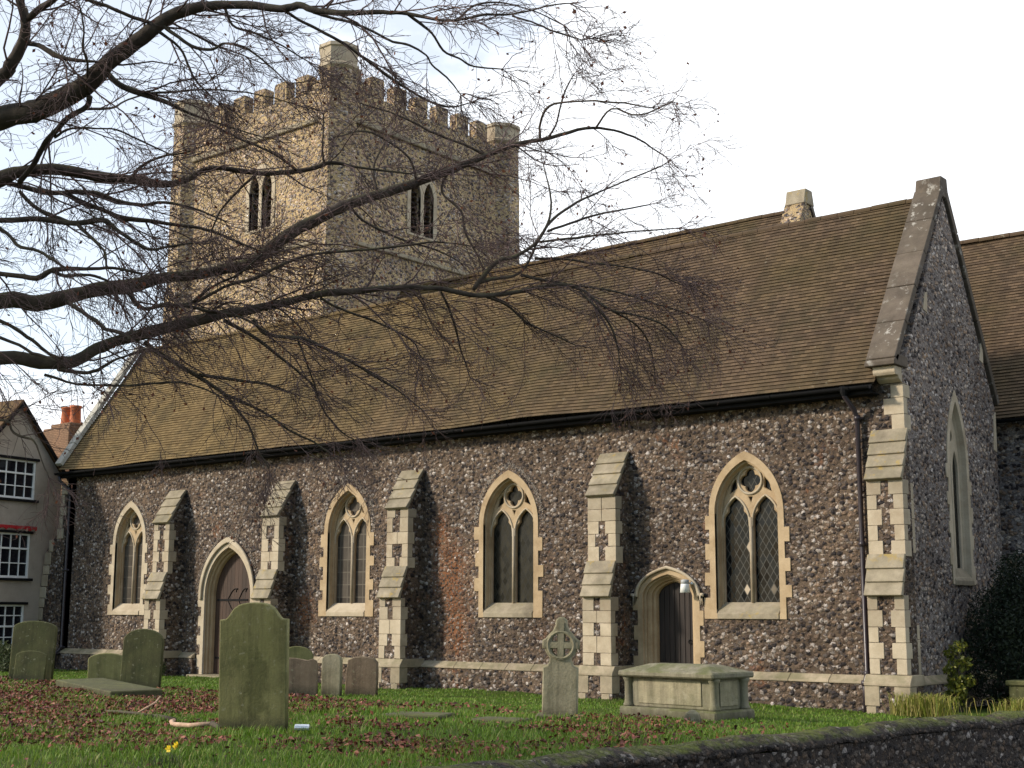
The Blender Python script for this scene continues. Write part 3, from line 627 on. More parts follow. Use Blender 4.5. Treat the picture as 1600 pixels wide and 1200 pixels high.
# --- doors
def add_main_door():
    cx, s, b = -20.95, 2.45, .0; mtx = SOUTH(); rnd = random.Random(4)
    ap = lambda w: s + 1.72 * (w / 1.27)
    fr = P(plate('doorway', [toothed(cx, 1.18, s, ap(1.18), b, rnd, tl=.16), [(cx - 1.04, b - .01 + .02)] + arch(cx, 1.04, s, ap(1.04), b + .01)[1:-1] + [(cx + 1.04, b + .01)]], -.1, .015, mtx, 'stone', None, .006))
    rg = lambda w, d: (arch(cx, w, s, ap(w), b, 16), d)
    arch_loft('mouldings', [rg(1.06, .012), rg(1.06, -.04), rg(1.02, -.055), rg(1.03, -.09), rg(1.005, -.115), rg(.985, -.12), rg(.975, -.15), rg(.995, -.17), rg(.985, -.195), rg(.955, -.205), rg(.935, -.24), rg(.93, -.32), rg(.935, -.5)], mtx, 'stone_warm', fr)
    hood = arch(cx, 1.27, s + .02, ap(1.27), s - .12, 16); hin = arch(cx, 1.14, s + .02, ap(1.14), s - .12, 16)
    plate('hood_mould', [hood + hin[::-1]], .0155, .085, mtx, 'stone', fr, .025)
    mb = MB(); n = 11; lf = arch(cx, .945, s, ap(.945), .16, 24)
    xs = np.linspace(cx - .945, cx + .945, n + 1)
    def top(x): return float(np.interp(x, [p[0] for p in lf[1:-1]], [p[1] for p in lf[1:-1]]))
    for a, c in zip(xs[:-1], xs[1:]):
        a2, c2 = a + .004, c - .004; loop = [(a2, .16), (c2, .16)] + [(x, top(x)) for x in np.linspace(c2, a2, 5)]
        mb.prism(loop, lambda u, v, w: (u, .33 + w, v), 0, .06)
    leaf = mb.build('door', 'door_brown', fr)
    for z in (2.32, .62):
        mb = MB(); mb.box((cx - .86, .312, z - .028), (cx + .55, .328, z + .028))
        for sg in (1, -1):
            for x0, ln in ((cx - .35, .40), (cx + .15, .34)):
                pts = [(x0 + ln * t, .32, z + sg * (.03 + .30 * math.sin(t * 1.9))) for t in np.linspace(0, 1, 8)] + [(x0 + ln + .05 - .10 * t, .32, z + sg * (.32 + .06 * math.sin(3 * t) - .10 * t)) for t in np.linspace(.15, 1, 5)]
                mb.tube(pts, .013, 5)
        mb.build('hinge', 'iron', fr)
    mb = MB(); mb.tube([(cx + .62 + .06 * math.cos(t), .30, 1.25 + .06 * math.sin(t)) for t in np.linspace(0, 6.28, 14)], .012, 5, False); mb.box((cx + .58, .31, 1.26), (cx + .66, .328, 1.38)); mb.build('ring_handle', 'iron', fr)
    mb = MB(); mb.box((cx - 1.35, -.35, -.1), (cx + 1.35, .56, .14)); mb.build('threshold', 'plinth', fr, False, .015)
add_main_door()
def add_small_door():
    cx, s, b = -5.58, 2.36, .0; mtx = SOUTH(); rnd = random.Random(14)
    A = lambda w, a, d: (arch(cx, w, s, a, b, 10, True), d)
    fr = P(plate('doorway', [toothed(cx, .82, s, 2.96, b, rnd, True, .13), arch(cx, .68, s, 2.84, b + .01, 10, True)], -.1, .015, mtx, 'stone_warm', None, .006))
    arch_loft('mouldings', [A(.69, 2.85, .012), A(.68, 2.84, -.05), A(.62, 2.80, -.06), A(.63, 2.80, -.10), A(.57, 2.76, -.15), A(.545, 2.74, -.16), A(.53, 2.73, -.22), A(.48, 2.69, -.24), A(.465, 2.68, -.3), A(.465, 2.68, -.5)], mtx, 'stone_warm', fr)
    ho = arch(cx, .87, s + .03, 3.03, s - .02, 12, True); hi = arch(cx, .79, s + .03, 2.96, s - .02, 12, True)
    lp = ho[:1] + ho[1:] + hi[::-1]
    plate('hood_mould', [[(cx - .97, s - .02), (cx - .97, s + .06), (cx - .87, s + .06)] + ho[1:-1] + [(cx + .87, s + .06), (cx + .95, s + .06), (cx + .95, s - .02)] + hi[::-1]], .0155, .09, mtx, 'stone', fr, .025)
    mb = MB(); xs = np.linspace(cx - .47, cx + .47, 8); lf = arch(cx, .47, s, 2.685, .1, 20, True)
    top = lambda x: float(np.interp(x, [p[0] for p in lf[1:-1]], [p[1] for p in lf[1:-1]]))
    for a, c in zip(xs[:-1], xs[1:]):
        a2, c2 = a + .005, c - .005; mb.prism([(a2, .3), (c2, .3)] + [(x, top(x)) for x in np.linspace(c2, a2, 4)], lambda u, v, w: (u, .34 + w, v), 0, .05)
    for x in xs[1:-1]: mb.box((x - .016, .326, .31), (x + .016, .338, top(x) - .03))
    mb.build('door', 'door_black', fr)
    mb = MB(); mb.tube([(cx + .36 + .045 * math.cos(t), .318, 1.35 + .045 * math.sin(t)) for t in np.linspace(0, 6.28, 12)], .010, 5, False); mb.build('ring_handle', 'iron', fr)
    mb = MB(); mb.box((cx - 1.0, -.3, -.1), (cx + 1.0, .42, .28)); mb.build('threshold', 'plinth', fr, False, .015)
add_small_door()

# --- stepped buttresses dressed with cream stone and flint panels
def slab_run(mb, x0, x1, y0, z0, y1, z1, n, th=.075, ov=.012):
    """weathering slabs from the wall (y0,z0) down to the lip (y1,z1)"""
    L = math.hypot(y1 - y0, z1 - z0); dy, dz = (y1 - y0) / L, (z1 - z0) / L; ny, nz = dz, -dy     # outward normal (towards -y, +z)
    if nz < 0: ny, nz = -ny, -nz
    for k in range(n):
        a, b = L * k / n, L * (k + 1) / n + .03; t0, t1 = th * .75, th * 1.25 + ov; q = random.uniform(-.012, .012)
        mb.prism([(y0 + dy * a, z0 + dz * a), (y0 + dy * b, z0 + dz * b), (y0 + dy * b + ny * t1, z0 + dz * b + nz * t1), (y0 + dy * a + ny * t0, z0 + dz * a + nz * t0)], lambda u, v, w: (w, u, v), x0 + q, x1 + q)
def add_buttress(cx, w, seed, d1=.58, d2=.80, east=False):
    rnd = random.Random(seed * 13); x0, x1 = cx - w / 2, cx + w / 2
    body = MB()
    prof = [(-.002, -.4), (-d2, -.4), (-d2, 2.36), (-d1, 3.14), (-d1, 4.64), (-.002, 5.62)]
    body.prism(prof, lambda u, v, w_: (w_, u, v), x0, x1); bt = P(body.build('buttress', 'flint' if not east else 'flint_east'))
    def courses(zb, zt, y, full_prob=.18):
        z = zb; nar = rnd.random() < .5; ql, qr = MB(), MB()
        while z < zt - .05:
            h = rnd.uniform(.27, .38); h = min(h, zt - z)
            if zt - z - h < .16: h = zt - z
            fl = rnd.random() < full_prob
            g = .008; pr = .014
            lw_ = w * (.5 if fl else (.27 if nar else .40)) ; rw = w * (.5 if fl else (.40 if rnd.random() < .35 else (.27 if nar else .38)))
            dl, dr = (rnd.uniform(.14, .2), rnd.uniform(.14, .2)) if nar else (rnd.uniform(.22, .30), rnd.uniform(.22, .30))
            dl, dr = min(dl, -y - .02), min(dr, -y - .02)
            ql.box((x0 - pr, y - pr, z + g / 2), (x0 + lw_ - g / 2, y + dl, z + h - g / 2), .003); qr.box((x1 - rw + g / 2, y - pr, z + g / 2), (x1 + pr, y + dr, z + h - g / 2), .003)
            nar = not nar; z += h
        ql.build('quoin', 'stone', bt, False, .006); qr.build('quoin', 'stone', bt, False, .006)
    courses(.82, 2.34, -d2); courses(3.10, 4.62, -d1)
    s = MB(); slab_run(s, x0 - .025, x1 + .025, -.002, 5.66, -d1 - .02, 4.63, 4); s.build('weathering', 'stone_grey', bt, False, .010); s = MB(); slab_run(s, x0 - .025, x1 + .025, -d1 - .002, 3.14, -d2 - .03, 2.35, 3)
    s.build('weathering', 'stone_grey', bt, False, .010)
    # plinth of the buttress
    e = .09; yb = -d2 - .10
    p = MB(); p.box((x0 - e, yb, -.4), (x1 + e, -.003, .60)); p.build('plinth_base', 'flint', bt)
    p = MB(); p.prism([(-.004, .602), (yb - .02, .602), (yb - .02, .66), (-d2 - .012, .815), (-.004, .815)], lambda u, v, w_: (w_, u, v), x0 - e - .02, x1 + e + .02); p.build('plinth_course', 'plinth', bt, False, .01)
    for (a, b) in ((x0 - e - .012, x0 - e + .30), (x1 + e - .32, x1 + e + .012)):
        p = MB(); p.box((a, yb - .012, .22), (b, yb + .28, .598)); 
        if rnd.random() < .7: p.box((a + .03, yb - .010, -.2), (b - .08, yb + .2, .212))
        p.build('base_quoin', 'plinth', bt, False, .01)
for cx, w, sd in BUT: add_buttress(cx, w, sd, *((.40, .56) if sd == 5 else ()))
# corner quoins above the end buttress, with their returns on the gable
mb = MB(); z = 5.66; nar = True
while z < 6.6:
    h = random.uniform(.26, .36); h = min(h, 6.61 - z); a = .26 if nar else .42; b = .30 if nar else .16
    mb.box((XE - a, -.015, z + .004), (XE + .014, b, z + h - .004)); nar = not nar; z += h
P(mb.build('quoin', 'stone', None, False, .006)); mb = MB()
z = .8
while z < 5.3:
    h = min(random.uniform(.28, .4), 5.64 - z); b = random.choice((.12, .26)); mb.box((XE - .1, .002, z + .004), (XE + .014, b, z + h - .004)); z += h * (1 if b > .2 else 1.4)
P(mb.build('quoin', 'stone', None, False, .006))
for (y, z, dy, h) in ((1.22, 8.35, .22, .42), (4.35, 7.7, .22, .46), (4.95, 5.7, .2, .9)): mb = MB(); mb.prism([(y, z), (y + dy, z - .05), (y + dy * 1.2, z + h), (y + dy * .6, z + h * .9)], lambda u, v, w: (XE + w, u, v), -.05, .012); P(mb.build('kneeler_stone', 'stone', None, False, .006))
# ring of pale flints set over each opening
for cx, hw, sp, apx in [(x, h, 4.15, 5.48) for x, h, _, _ in WIN[:3]] + [(-20.95, 1.27, 2.47, 4.17)]:
    mb = MB(); lo = arch(cx, hw + .12, sp, apx + .15, sp - .1, 18)[1:-1]
    for i in range(len(lo) - 1):
        for k in (.25, .75):
            u = lo[i][0] * (1 - k) + lo[i + 1][0] * k; v = lo[i][1] * (1 - k) + lo[i + 1][1] * k
            nx, nz = u - cx, v - (sp - .1); L = math.hypot(nx, nz); nx, nz = nx / L, nz / L; tx, tz = -nz, nx; a, b = random.uniform(.05, .10), random.uniform(.022, .040)
            mb.prism([(u + nx * a * math.cos(t) + tx * b * math.sin(t), v + nz * a * math.cos(t) + tz * b * math.sin(t)) for t in np.linspace(0, 6.28, 7, endpoint=False)], lambda p, r, w: (p, -w, r), -.03, .012)
    P(mb.build('voussoir_flints', flint_mat('pale_flint', 16, (.3, .28, .24), 1.6, 1.0, 0), None, False, .006)) if 'pale_flint' not in bpy.data.materials else P(mb.build('voussoir_flints', bpy.data.materials['pale_flint'], None, False, .006))

# --- tower
TX0, TX1, TY0, TY1 = -32.55, -23.2, 6.0, 15.9


def belfry_holes(c):
    return [arch(c - .36, .27, 17.6, 18.25, 16.1, 8), arch(c + .36, .27, 17.6, 18.25, 16.1, 8)]
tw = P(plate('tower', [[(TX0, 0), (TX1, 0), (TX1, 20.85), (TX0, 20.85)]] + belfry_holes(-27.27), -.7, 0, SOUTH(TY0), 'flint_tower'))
def tpart(o): o.parent = tw; return o
tpart(plate('tower_face', [[(TY0 + .701, 0), (TY1 - .001, 0), (TY1 - .001, 20.85), (TY0 + .701, 20.85)]] + belfry_holes(10.5), -.7, 0, EAST(TX1), 'flint_tower'))
mb = MB(); mb.box((TX0 + .001, TY0 + .702, 0), (TX0 + .7, TY1 - .001, 20.85)); mb.box((TX0 + .702, TY1 - .7, 0), (TX1 - .702, TY1 - .002, 20.85)); mb.box((TX0 + .72, TY0 + .72, 19.2), (TX1 - .72, TY1 - .72, 19.4)); tpart(mb.build('tower_core', 'flint_tower'))
mb = MB(); mb2 = MB()
for z in np.arange(16.15, 18.1, .2):
    mb.prism([(TY0 + .30, z + .10), (TY0 + .16, z), (TY0 + .16, z + .03), (TY0 + .30, z + .13)], lambda u, v, w: (w, u, v), -28.0, -26.5)
    mb2.prism([(TX1 - .30, z + .10), (TX1 - .16, z), (TX1 - .16, z + .03), (TX1 - .30, z + .13)], lambda u, v, w: (u, w, v), 9.8, 11.2)
mb.box((-28.1, TY0 + .45, 15.9), (-26.4, TY0 + .5, 18.5)); mb2.box((TX1 - .5, 9.7, 15.9), (TX1 - .45, 11.3, 18.5)); tpart(mb.build('louvre', 'louvre')); tpart(mb2.build('louvre', 'louvre'))
for c, mt in ((-27.27, SOUTH(TY0)), (10.5, EAST(TX1))):
    ho = arch(c, .84, 17.6, 18.62, 16.0, 10)
    ol = tpart(plate('belfry_window', [ho] + belfry_holes(c), -.12, .03, mt, 'stone', None, .02))
mb = MB()
for z, e, h in ((19.55, .12, .20), (20.86, .05, .0)):
    if not h: continue
    mb.box((TX0 - e, TY0 - e, z), (TX1 + e, TY0 - .003, z + h)); mb.box((TX1 + .003, TY0 - .002, z), (TX1 + e, TY1 + e, z + h))
tpart(mb.build('string_course', 'stone_grey', None, False, .03)); mb = MB()
z = 15.0; mb.box((TX0 - .1, TY0 - .1, z), (TX1 + .1, TY0 - .003, z + .16)); mb.box((TX1 + .003, TY0 - .002, z), (TX1 + .1, TY1 + .1, z + .16))
tpart(mb.build('string_course', 'stone_grey', None, False, .03))
def merlons(u0, u1, n, fn, core):
    p = (u1 - u0) / n
    for i in range(n):
        mb = MB()
        a = u0 + p * (i + .21); b = a + p * .58 + random.uniform(-.03, .03); t = 21.62 + random.uniform(-.06, .05)
        mb.prism([(a, 20.851), (b, 20.851), (b + random.uniform(-.02, .02), t - .05), (b - .06, t), (a + .05, t + random.uniform(-.04, .03)), (a, t - .06)], fn, *core)
        tpart(mb.build('merlon', 'flint_tower', None, False, .02))
merlons(TX0 + 2.0, TX1 - 1.35, 5, lambda u, v, w: (u, TY0 + w, v), (.0, .42)); merlons(TY0 + 1.45, TY1 - 1.3, 6, lambda u, v, w: (TX1 - w, u, v), (.0, .42))
merlons(TX0 + 1.4, TX1 - 1.4, 5, lambda u, v, w: (u, TY1 - w, v), (.0, .42)); merlons(TY0 + 1.4, TY1 - 1.4, 5, lambda u, v, w: (TX0 + w, u, v), (.0, .42))
def turret(x, y, r, top, zc):
    mb = MB(); k = 1 / math.cos(math.pi / 8)
    mb.lathe([(r * 1.14 * k, 0), (r * 1.14 * k, 14.2), (r * 1.04 * k, 14.5), (r * 1.04 * k, 19.3), (r * k, 19.6), (r * k, zc)], 8, (x, y, 0))
    t = tpart(mb.build('turret', 'flint_tower', None, False))
    mb = MB(); mb.lathe([(r * k, zc), (r * 1.12 * k, zc + .08), (r * 1.12 * k, zc + .16), (r * 1.02 * k, zc + .22), (r * 1.02 * k, top - .22), (r * 1.10 * k, top - .18), (r * 1.06 * k, top - .04), (r * .7, top + .03), (.05, top + .06)], 8, (x, y, 0))
    tpart(mb.build('turret_cap', 'stone'))
for x, y, r, top, zc in ((TX1 - .30, TY0 + .30, .66, 22.35, 21.35), (TX0 + .55, TY0 + .38, .74, 22.20, 21.1), (TX1 - .35, TY1 - .30, .72, 21.95, 21.05), (TX0 + .5, TY1 - .4, .8, 22.0, 21.0)): turret(x, y, r, top, zc)
# the stepped blocks that shoulder the nearest turret
mb = MB(); mb.box((TX1 - 1.42, TY0 + .004, 20.851), (TX1 - .82, TY0 + .46, 21.22)); tpart(mb.build('merlon', 'flint_tower', None, False, .02)); mb = MB(); mb.box((TX1 - .46, TY0 + .82, 20.851), (TX1 - .004, TY0 + 1.55, 21.25)); mb.box((TX1 - .44, TY0 + .8, 21.25), (TX1 - .01, TY0 + 1.2, 21.7)); tpart(mb.build('merlon', 'flint_tower', None, False, .02))

# ------------------------------------------------------------------ old house west of the church
house = tag(empty('rendered_house', (-31, .64, 0), 0), 'old grey rendered house with white sash windows and steep gable', 'house')
HD = Vector((-math.sin(R(11)), math.cos(R(11)), 0)); HN = Vector((HD.y, -HD.x, 0))
HM = Matrix(((HD.x, 0, HN.x, -31), (HD.y, 0, HN.y, .64), (0, 1, 0, 0), (0, 0, 0, 1)))    # (u,v,w) -> along front, up, out
def H(o): o.parent = house; o.matrix_parent_inverse = Matrix.Translation((31, -.64, 0)); return o
hw3 = lambda u, v, w: tuple(HM @ Vector((u, v, w)))
hwin = [(-2.78, -1.16, 5.70, 7.02, 4, 3), (-2.78, -1.22, 3.06, 4.55, 4, 3), (-2.78, -1.30, .76, 2.18, 4, 4)]
H(plate('wall', [[(-4.1, -.5), (0, -.5), (0, 6.62), (-2.02, 8.84), (-4.1, 6.62)]] + [[(a, z0), (b, z0), (b, z1), (a, z1)] for a, b, z0, z1, _, _ in hwin], -.3, 0, HM, 'render'))
mb = MB(); mb.prism([(-4.1, -.5), (-.001, -.5), (-.001, 6.6), (-2.02, 8.8), (-4.1, 6.6)], hw3, -9.0, -.302)
H(mb.build('wall', 'render'))
mb = MB()
for (u0, v0), (u1, v1) in (((.12, 6.55), (-2.02, 8.92)), ((-4.25, 6.45), (-2.02, 8.92))):
    mb.prism([(u0, v0), (u1, v1), (u1, v1 + .14), (u0 * 1.0, v0 + .14)], hw3, -9.0, .16)
H(mb.build('roof', 'roof_red'))
mb = MB()
for (u0, v0), (u1, v1) in (((.16, 6.42), (-2.02, 8.84)), ((-4.2, 6.42), (-2.02, 8.84))):
    mb.prism([(u0, v0), (u1, v1), (u1, v1 + .13), (u0, v0 + .13)], hw3, .162, .21)
H(mb.build('bargeboard', 'iron'))
for a, b, z0, z1, nc, nr in hwin:
    mb = MB(); fw = .06
    B = lambda u0, v0, u1, v1, w0, w1: mb.prism([(u0, v0), (u1, v0), (u1, v1), (u0, v1)], hw3, w0, w1)
    B(a, z0, a + fw, z1, -.12, -.03); B(b - fw, z0, b, z1, -.12, -.03); B(a + fw, z0, b - fw, z0 + .08, -.12, -.03); B(a + fw, z1 - fw, b - fw, z1, -.12, -.03)
    zm = z0 + (z1 - z0) * (.66 if nr == 3 else .5); B(a + fw, zm - .03, b - fw, zm + .03, -.119, -.035)
    for i in range(1, nc): u = a + (b - a) * i / nc; B(u - .017, z0 + .08, u + .017, z1 - fw, -.11, -.05)
    for j in range(1, nr):
        v = z0 + (z1 - z0) * j / nr
        if abs(v - zm) > .08: B(a + fw, v - .017, b - fw, v + .017, -.109, -.051)
    f = H(mb.build('window', 'white'))
    mb = MB(); B(a + .02, z0 + .02, b - .02, z1 - .02, -.10, -.085); mb.build('pane', 'pane', f)
    mb = MB(); B(a - .12, z0 - .09, b + .12, z0 - .002, -.1, .10); mb.build('sill', 'iron', f); mb = MB(); B(a - .1, z1 + .002, b + .1, z1 + .09, -.02, .06); mb.build('lintel', 'iron', f)
mb = MB(); n = 26       # red scalloped pelmet over the middle window
for i in range(n):
    u0, u1 = -3.0 + 1.95 * i / n, -3.0 + 1.95 * (i + .97) / n; d = random.uniform(.10, .17)
    mb.prism([(u0, 4.80), (u1, 4.80), (u1, 4.80 - d * .7), ((u0 + u1) / 2, 4.80 - d), (u0, 4.80 - d * .7)], hw3, .07 + random.uniform(0, .02), .10 + random.uniform(0, .02))
H(mb.build('pelmet', 'red_cloth'))
# the wing behind with its chimney
mb = MB(); mb.box((-47, 3.0, -.5), (-35, 11, 6.0)); mb.prism([(3.0, 6.0), (11, 6.0), (7, 9.0)], lambda u, v, w: (w, u, v), -46.99, -35.01); H(mb.build('wall', 'render'))
H(tiled_roof('roof', -47.2, -34.8, 2.7, 5.85, 7.0, 9.55, 'roof_red', .03, .12, .025, seed=12)); H(tiled_roof('roof', -47.2, -34.8, 11.3, 5.85, 7.0, 9.55, 'roof_red', .03, .12, .025, seed=13, step=3))
mb = MB(); mb.box((-40.3, 5.5, 8.0), (-38.35, 6.6, 9.55)); mb.box((-39.9, 5.6, 9.55), (-38.45, 6.5, 9.72)); ch = H(mb.build('chimney', 'brick', None, False, .03))
mb = MB()
for x in (-39.45, -38.8): mb.lathe([(.25, 9.70), (.24, 9.80), (.21, 10.35), (.25, 10.40), (.25, 10.48), (.18, 10.48), (.17, 10.2)], 14, (x, 6.05, 0))
mb.build('chimney_pot', 'pot', ch, True)
# raking flint wall in the angle between house and church
rw = tag(empty('raking_flint_wall', (-30.2, .2, 0)), 'raking flint wall with pale quoins between house and church', 'wall')
def RW(o): o.parent = rw; o.matrix_parent_inverse = Matrix.Translation((30.2, -.2, 0)); return o
RW(plate('flint_face', [[(-31.35, -.4), (-29.56, -.4), (-29.56, 6.0), (-29.85, 6.0), (-29.95, 4.6), (-30.6, 4.0)]], -.5, 0, SOUTH(-.02), 'flint'))
mb = MB(); z = .1; edge = [(-.4, -31.35), (4.0, -30.6), (4.6, -29.95), (6.0, -29.85)]
while z < 5.9:
    h = random.uniform(.3, .45); x = float(np.interp(z + h / 2, [p[0] for p in edge], [p[1] for p in edge])); l = random.choice((.2, .34))
    mb.box((x - .03, -.045, z), (x + l, .3, z + h - .02)); z += h
RW(mb.build('quoin', 'stone', None, False, .015))

# ------------------------------------------------------------------ wall lamp beside the small door
lamp = tag(empty('wall_lamp', (-5.02, -.02, 2.58)), 'small white wall lamp fixed beside the arch of the little side door', 'lamp')
def LP(mb, n, m, s=False): 
    o = mb.build(n, m, None, s); o.parent = lamp; return o
mb = MB(); mb.lathe([(.115, -.15), (.095, .03), (.09, .04)], 18, (0, -.16, 0)); LP(mb, 'shade', 'lamp_white', True)
mb = MB(); mb.lathe([(.092, .041), (.092, .12), (.07, .135), (.02, .14)], 18, (0, -.16, 0)); LP(mb, 'cap', 'lamp_grey', True)
mb = MB(); mb.tube([(0, -.1, .07), (.04, -.04, .06), (.08, 0, .06)], .02, 8); mb.lathe([(.04, -.0), (.04, .05)], 12, (.11, -.04, .03)); LP(mb, 'bracket', 'lamp_white', True)

# ------------------------------------------------------------------ gravestones
def stone_loop(w, h, kind):
    hw = w / 2
    if kind == 'round': 
        r = [(hw * math.cos(t), h - hw * .35 + hw * .35 * math.sin(t)) for t in np.linspace(0, math.pi, 15)]; return [(-hw, -.3), (hw, -.3)] + r
    if kind == 'arch': 
        r = [(hw * math.cos(t), h - hw * .62 + hw * .62 * math.sin(t)) for t in np.linspace(0, math.pi, 15)]; return [(-hw, -.3), (hw, -.3)] + r
    if kind == 'shoulder':      # flat shoulders, ogee curves, round head
        sh = h - .235; R1 = [(hw, sh), (hw * .86, sh + .004)]
        c = [(hw * .86 - (hw * .36) * t, sh + .004 + (h - .06 - sh) * (t * t * (3 - 2 * t))) for t in np.linspace(.1, 1, 7)]
        top = [(hw * .5 * math.cos(t), h - .06 + .06 * math.sin(t)) for t in np.linspace(.15, math.pi - .15, 9)]
        right = R1 + c; return [(-hw, -.3), (hw, -.3)] + right + top + [(-x, z) for x, z in reversed(right)]
    if kind == 'worn': 
        return [(-hw, -.3), (hw, -.3), (hw * 1.02, h * .55), (hw * .98, h * .86), (hw * .72, h * .97), (hw * .1, h), (-hw * .45, h * .985), (-hw * .86, h * .9), (-hw * .97, h * .6)]
    if kind == 'scroll':
        return [(-hw, -.3), (hw, -.3), (hw, h * .80), (hw * .9, h * .92), (hw * .66, h * .97), (hw * .40, h * .93), (-hw * .3, h * .99), (-hw * .8, h), (-hw, h * .96)]
def headstone(x, y, w, h, th, yaw, kind, mat, label, tilt=0.0, lean=0.0, patch=None, group='headstones in the grass'):
    o = plate('headstone', [stone_loop(w, h, kind)], -th / 2, th / 2, SOUTH(0), mat, None, .018)
    o.location = (x, y, float(ground_z(x, y))); o.rotation_euler = (R(tilt), R(lean), R(yaw))
    tag(o, label, 'gravestone', group); 
    return o
hs = headstone(-3.98, -13.18, .97, 1.76, .16, 34, 'shoulder', 'grave_tall', 'tall green mossy headstone with round shouldered top, nearest of the stones', 2, -.6)
headstone(-18.78, -7.6, 1.02, 1.42, .16, 42, 'round', 'grave_dark', 'broad dark headstone at the far left beside the house', -3, 1.5)
o = plate('headstone', [stone_loop(.72, .72, 'round')], -.05, .05, SOUTH(0), 'grave_dark', None, .015); o.location = (-18.28, -7.95, float(ground_z(0, -7.9))); o.rotation_euler = (R(-6), R(2), R(42)); tag(o, 'low dark headstone leaning on the broad stone at far left', 'gravestone', 'headstones in the grass')
headstone(-15.85, -7.5, .80, .72, .14, 44, 'round', 'grave_green', 'short green headstone half hidden behind the dark round one', 0, -1)
headstone(-13.45, -8.3, .84, 1.27, .16, 40, 'arch', 'grave_dark', 'dark blotched round topped headstone standing at the end of the ledger slab', -2, 2)
headstone(-14.6, -2.9, .82, 1.02, .13, 43, 'arch', 'grave_green', 'pale green round topped headstone close to the church wall', 0, 0)
headstone(-10.45, -6.5, .72, .76, .14, 43, 'scroll', 'grave_brown', 'worn grey headstone with a scrolled top behind the tall stone', -2, 0)
headstone(-10.30, -5.75, .42, .86, .16, 30, 'arch', 'grave_grey', 'narrow headstone with a pale lit crown tucked beside the worn grey stone', 0, 0)
headstone(-10.23, -4.95, .70, .83, .15, 30, 'worn', 'grave_brown', 'reddish brown worn headstone below the second large window', 2, 1.5)
# Celtic style cross stone
def cross_stone(x, y, yaw):
    root = tag(empty('cross_headstone', (x, y, float(ground_z(x, y))), R(yaw)), 'grey stone headstone carved as a ringed cross with four piercings', 'gravestone')
    root.rotation_euler = (R(1), R(1.5), R(yaw))
    hw = .27; zc = 1.14; o_ = []
    body = [(-hw, -.3), (hw, -.3), (hw, .80), (.20, .83), (.17, .90)] 
    rr = .255; right = [(rr * math.cos(t), zc + rr * math.sin(t)) for t in np.linspace(-.85, -.22, 5)] + [(.285, zc - .07), (.285, zc + .07), (.245, zc + .09)] + [(rr * math.cos(t) * .93, zc + rr * math.sin(t) * .98) for t in np.linspace(.55, 1.0, 4)] + [(.09, zc + .30), (.085, zc + .375), (.03, zc + .42)]
    outl = body + right + [(-u, v) for u, v in reversed(right)] + [(-.17, .90), (-.20, .83), (-hw, .80)]
    def eye(sx, sz):
        return [(sx * .055, zc + sz * .055), (sx * .135, zc + sz * .06), (sx * .125, zc + sz * .115), (sx * .065, zc + sz * .17)][::(1 if sx * sz > 0 else -1)]
    b = plate('cross_slab', [outl] + [eye(a, c) for a in (1, -1) for c in (1, -1)], -.09, .09, SOUTH(0), 'grave_grey', root, .02)
    mb = MB(); mb.tube([(.20 * math.cos(t), -.092, zc + .20 * math.sin(t)) for t in np.linspace(0, 2 * math.pi, 25)], .028, 6, False)
    mb.box((-.045, -.112, .92), (.045, -.085, zc + .34)); mb.box((-.26, -.110, zc - .045), (.26, -.086, zc + .045)); mb.build('carved_ring', 'grave_grey', root)
    mb = MB(); mb.box((-.36, -.19, -.3), (.36, .19, .10)); mb.build('base', 'grave_grey', root, False, .025)
cross_stone(-1.70, -9.1, 32)
# chest tomb
tomb = tag(empty('chest_tomb', (-1.30, -6.15, .24), R(-9.5)), 'long stone chest tomb with hipped lid and corner columns', 'tomb')
tomb.rotation_euler = (R(.4), R(-.4), R(-9.5)); TL, TW = 1.08, .50
mb = MB(); mb.box((-TL, -TW, -.3), (TL, TW, .20)); mb.build('base', 'tomb', tomb, False, .03)
mb = MB(); mb.box((-TL + .15, -TW + .14, .198), (TL - .15, TW - .14, .70)); mb.build('chest', 'tomb', tomb, False, .015)
mb = MB(); mb.box((-TL + .36, -TW + .122, .26), (TL - .40, -TW + .139, .66)); mb.box((TL - .149, -.22, .26), (TL - .132, .22, .66)); mb.build('panel', 'grave_grey', tomb, False, .006)
for sx in (-1, 1):
    for sy in (-1, 1):
        mb = MB(); mb.lathe([(.095, .20), (.10, .23), (.08, .26), (.072, .32), (.068, .60), (.085, .64), (.10, .67), (.10, .70)], 14, (sx * (TL - .13), sy * (TW - .13), 0)); mb.build('corner_column', 'tomb', tomb, True)
mb = MB(); a, b = TL - .02, TW + .03
mb.box((-a, -b, .70), (a, b, .80)); mb.build('lid_slab', 'tomb', tomb, False, .025)
mb = MB(); r = lambda s, z: [(-a * s[0], -b * s[1], z), (a * s[0], -b * s[1], z), (a * s[0], b * s[1], z), (-a * s[0], b * s[1], z)]
mb.add(r((.97, .95), .795) + r((.62, .30), .91), [(0, 1, 5, 4), (1, 2, 6, 5), (2, 3, 7, 6), (3, 0, 4, 7), (4, 5, 6, 7)]); mb.build('lid', 'tomb', tomb, False, .012)
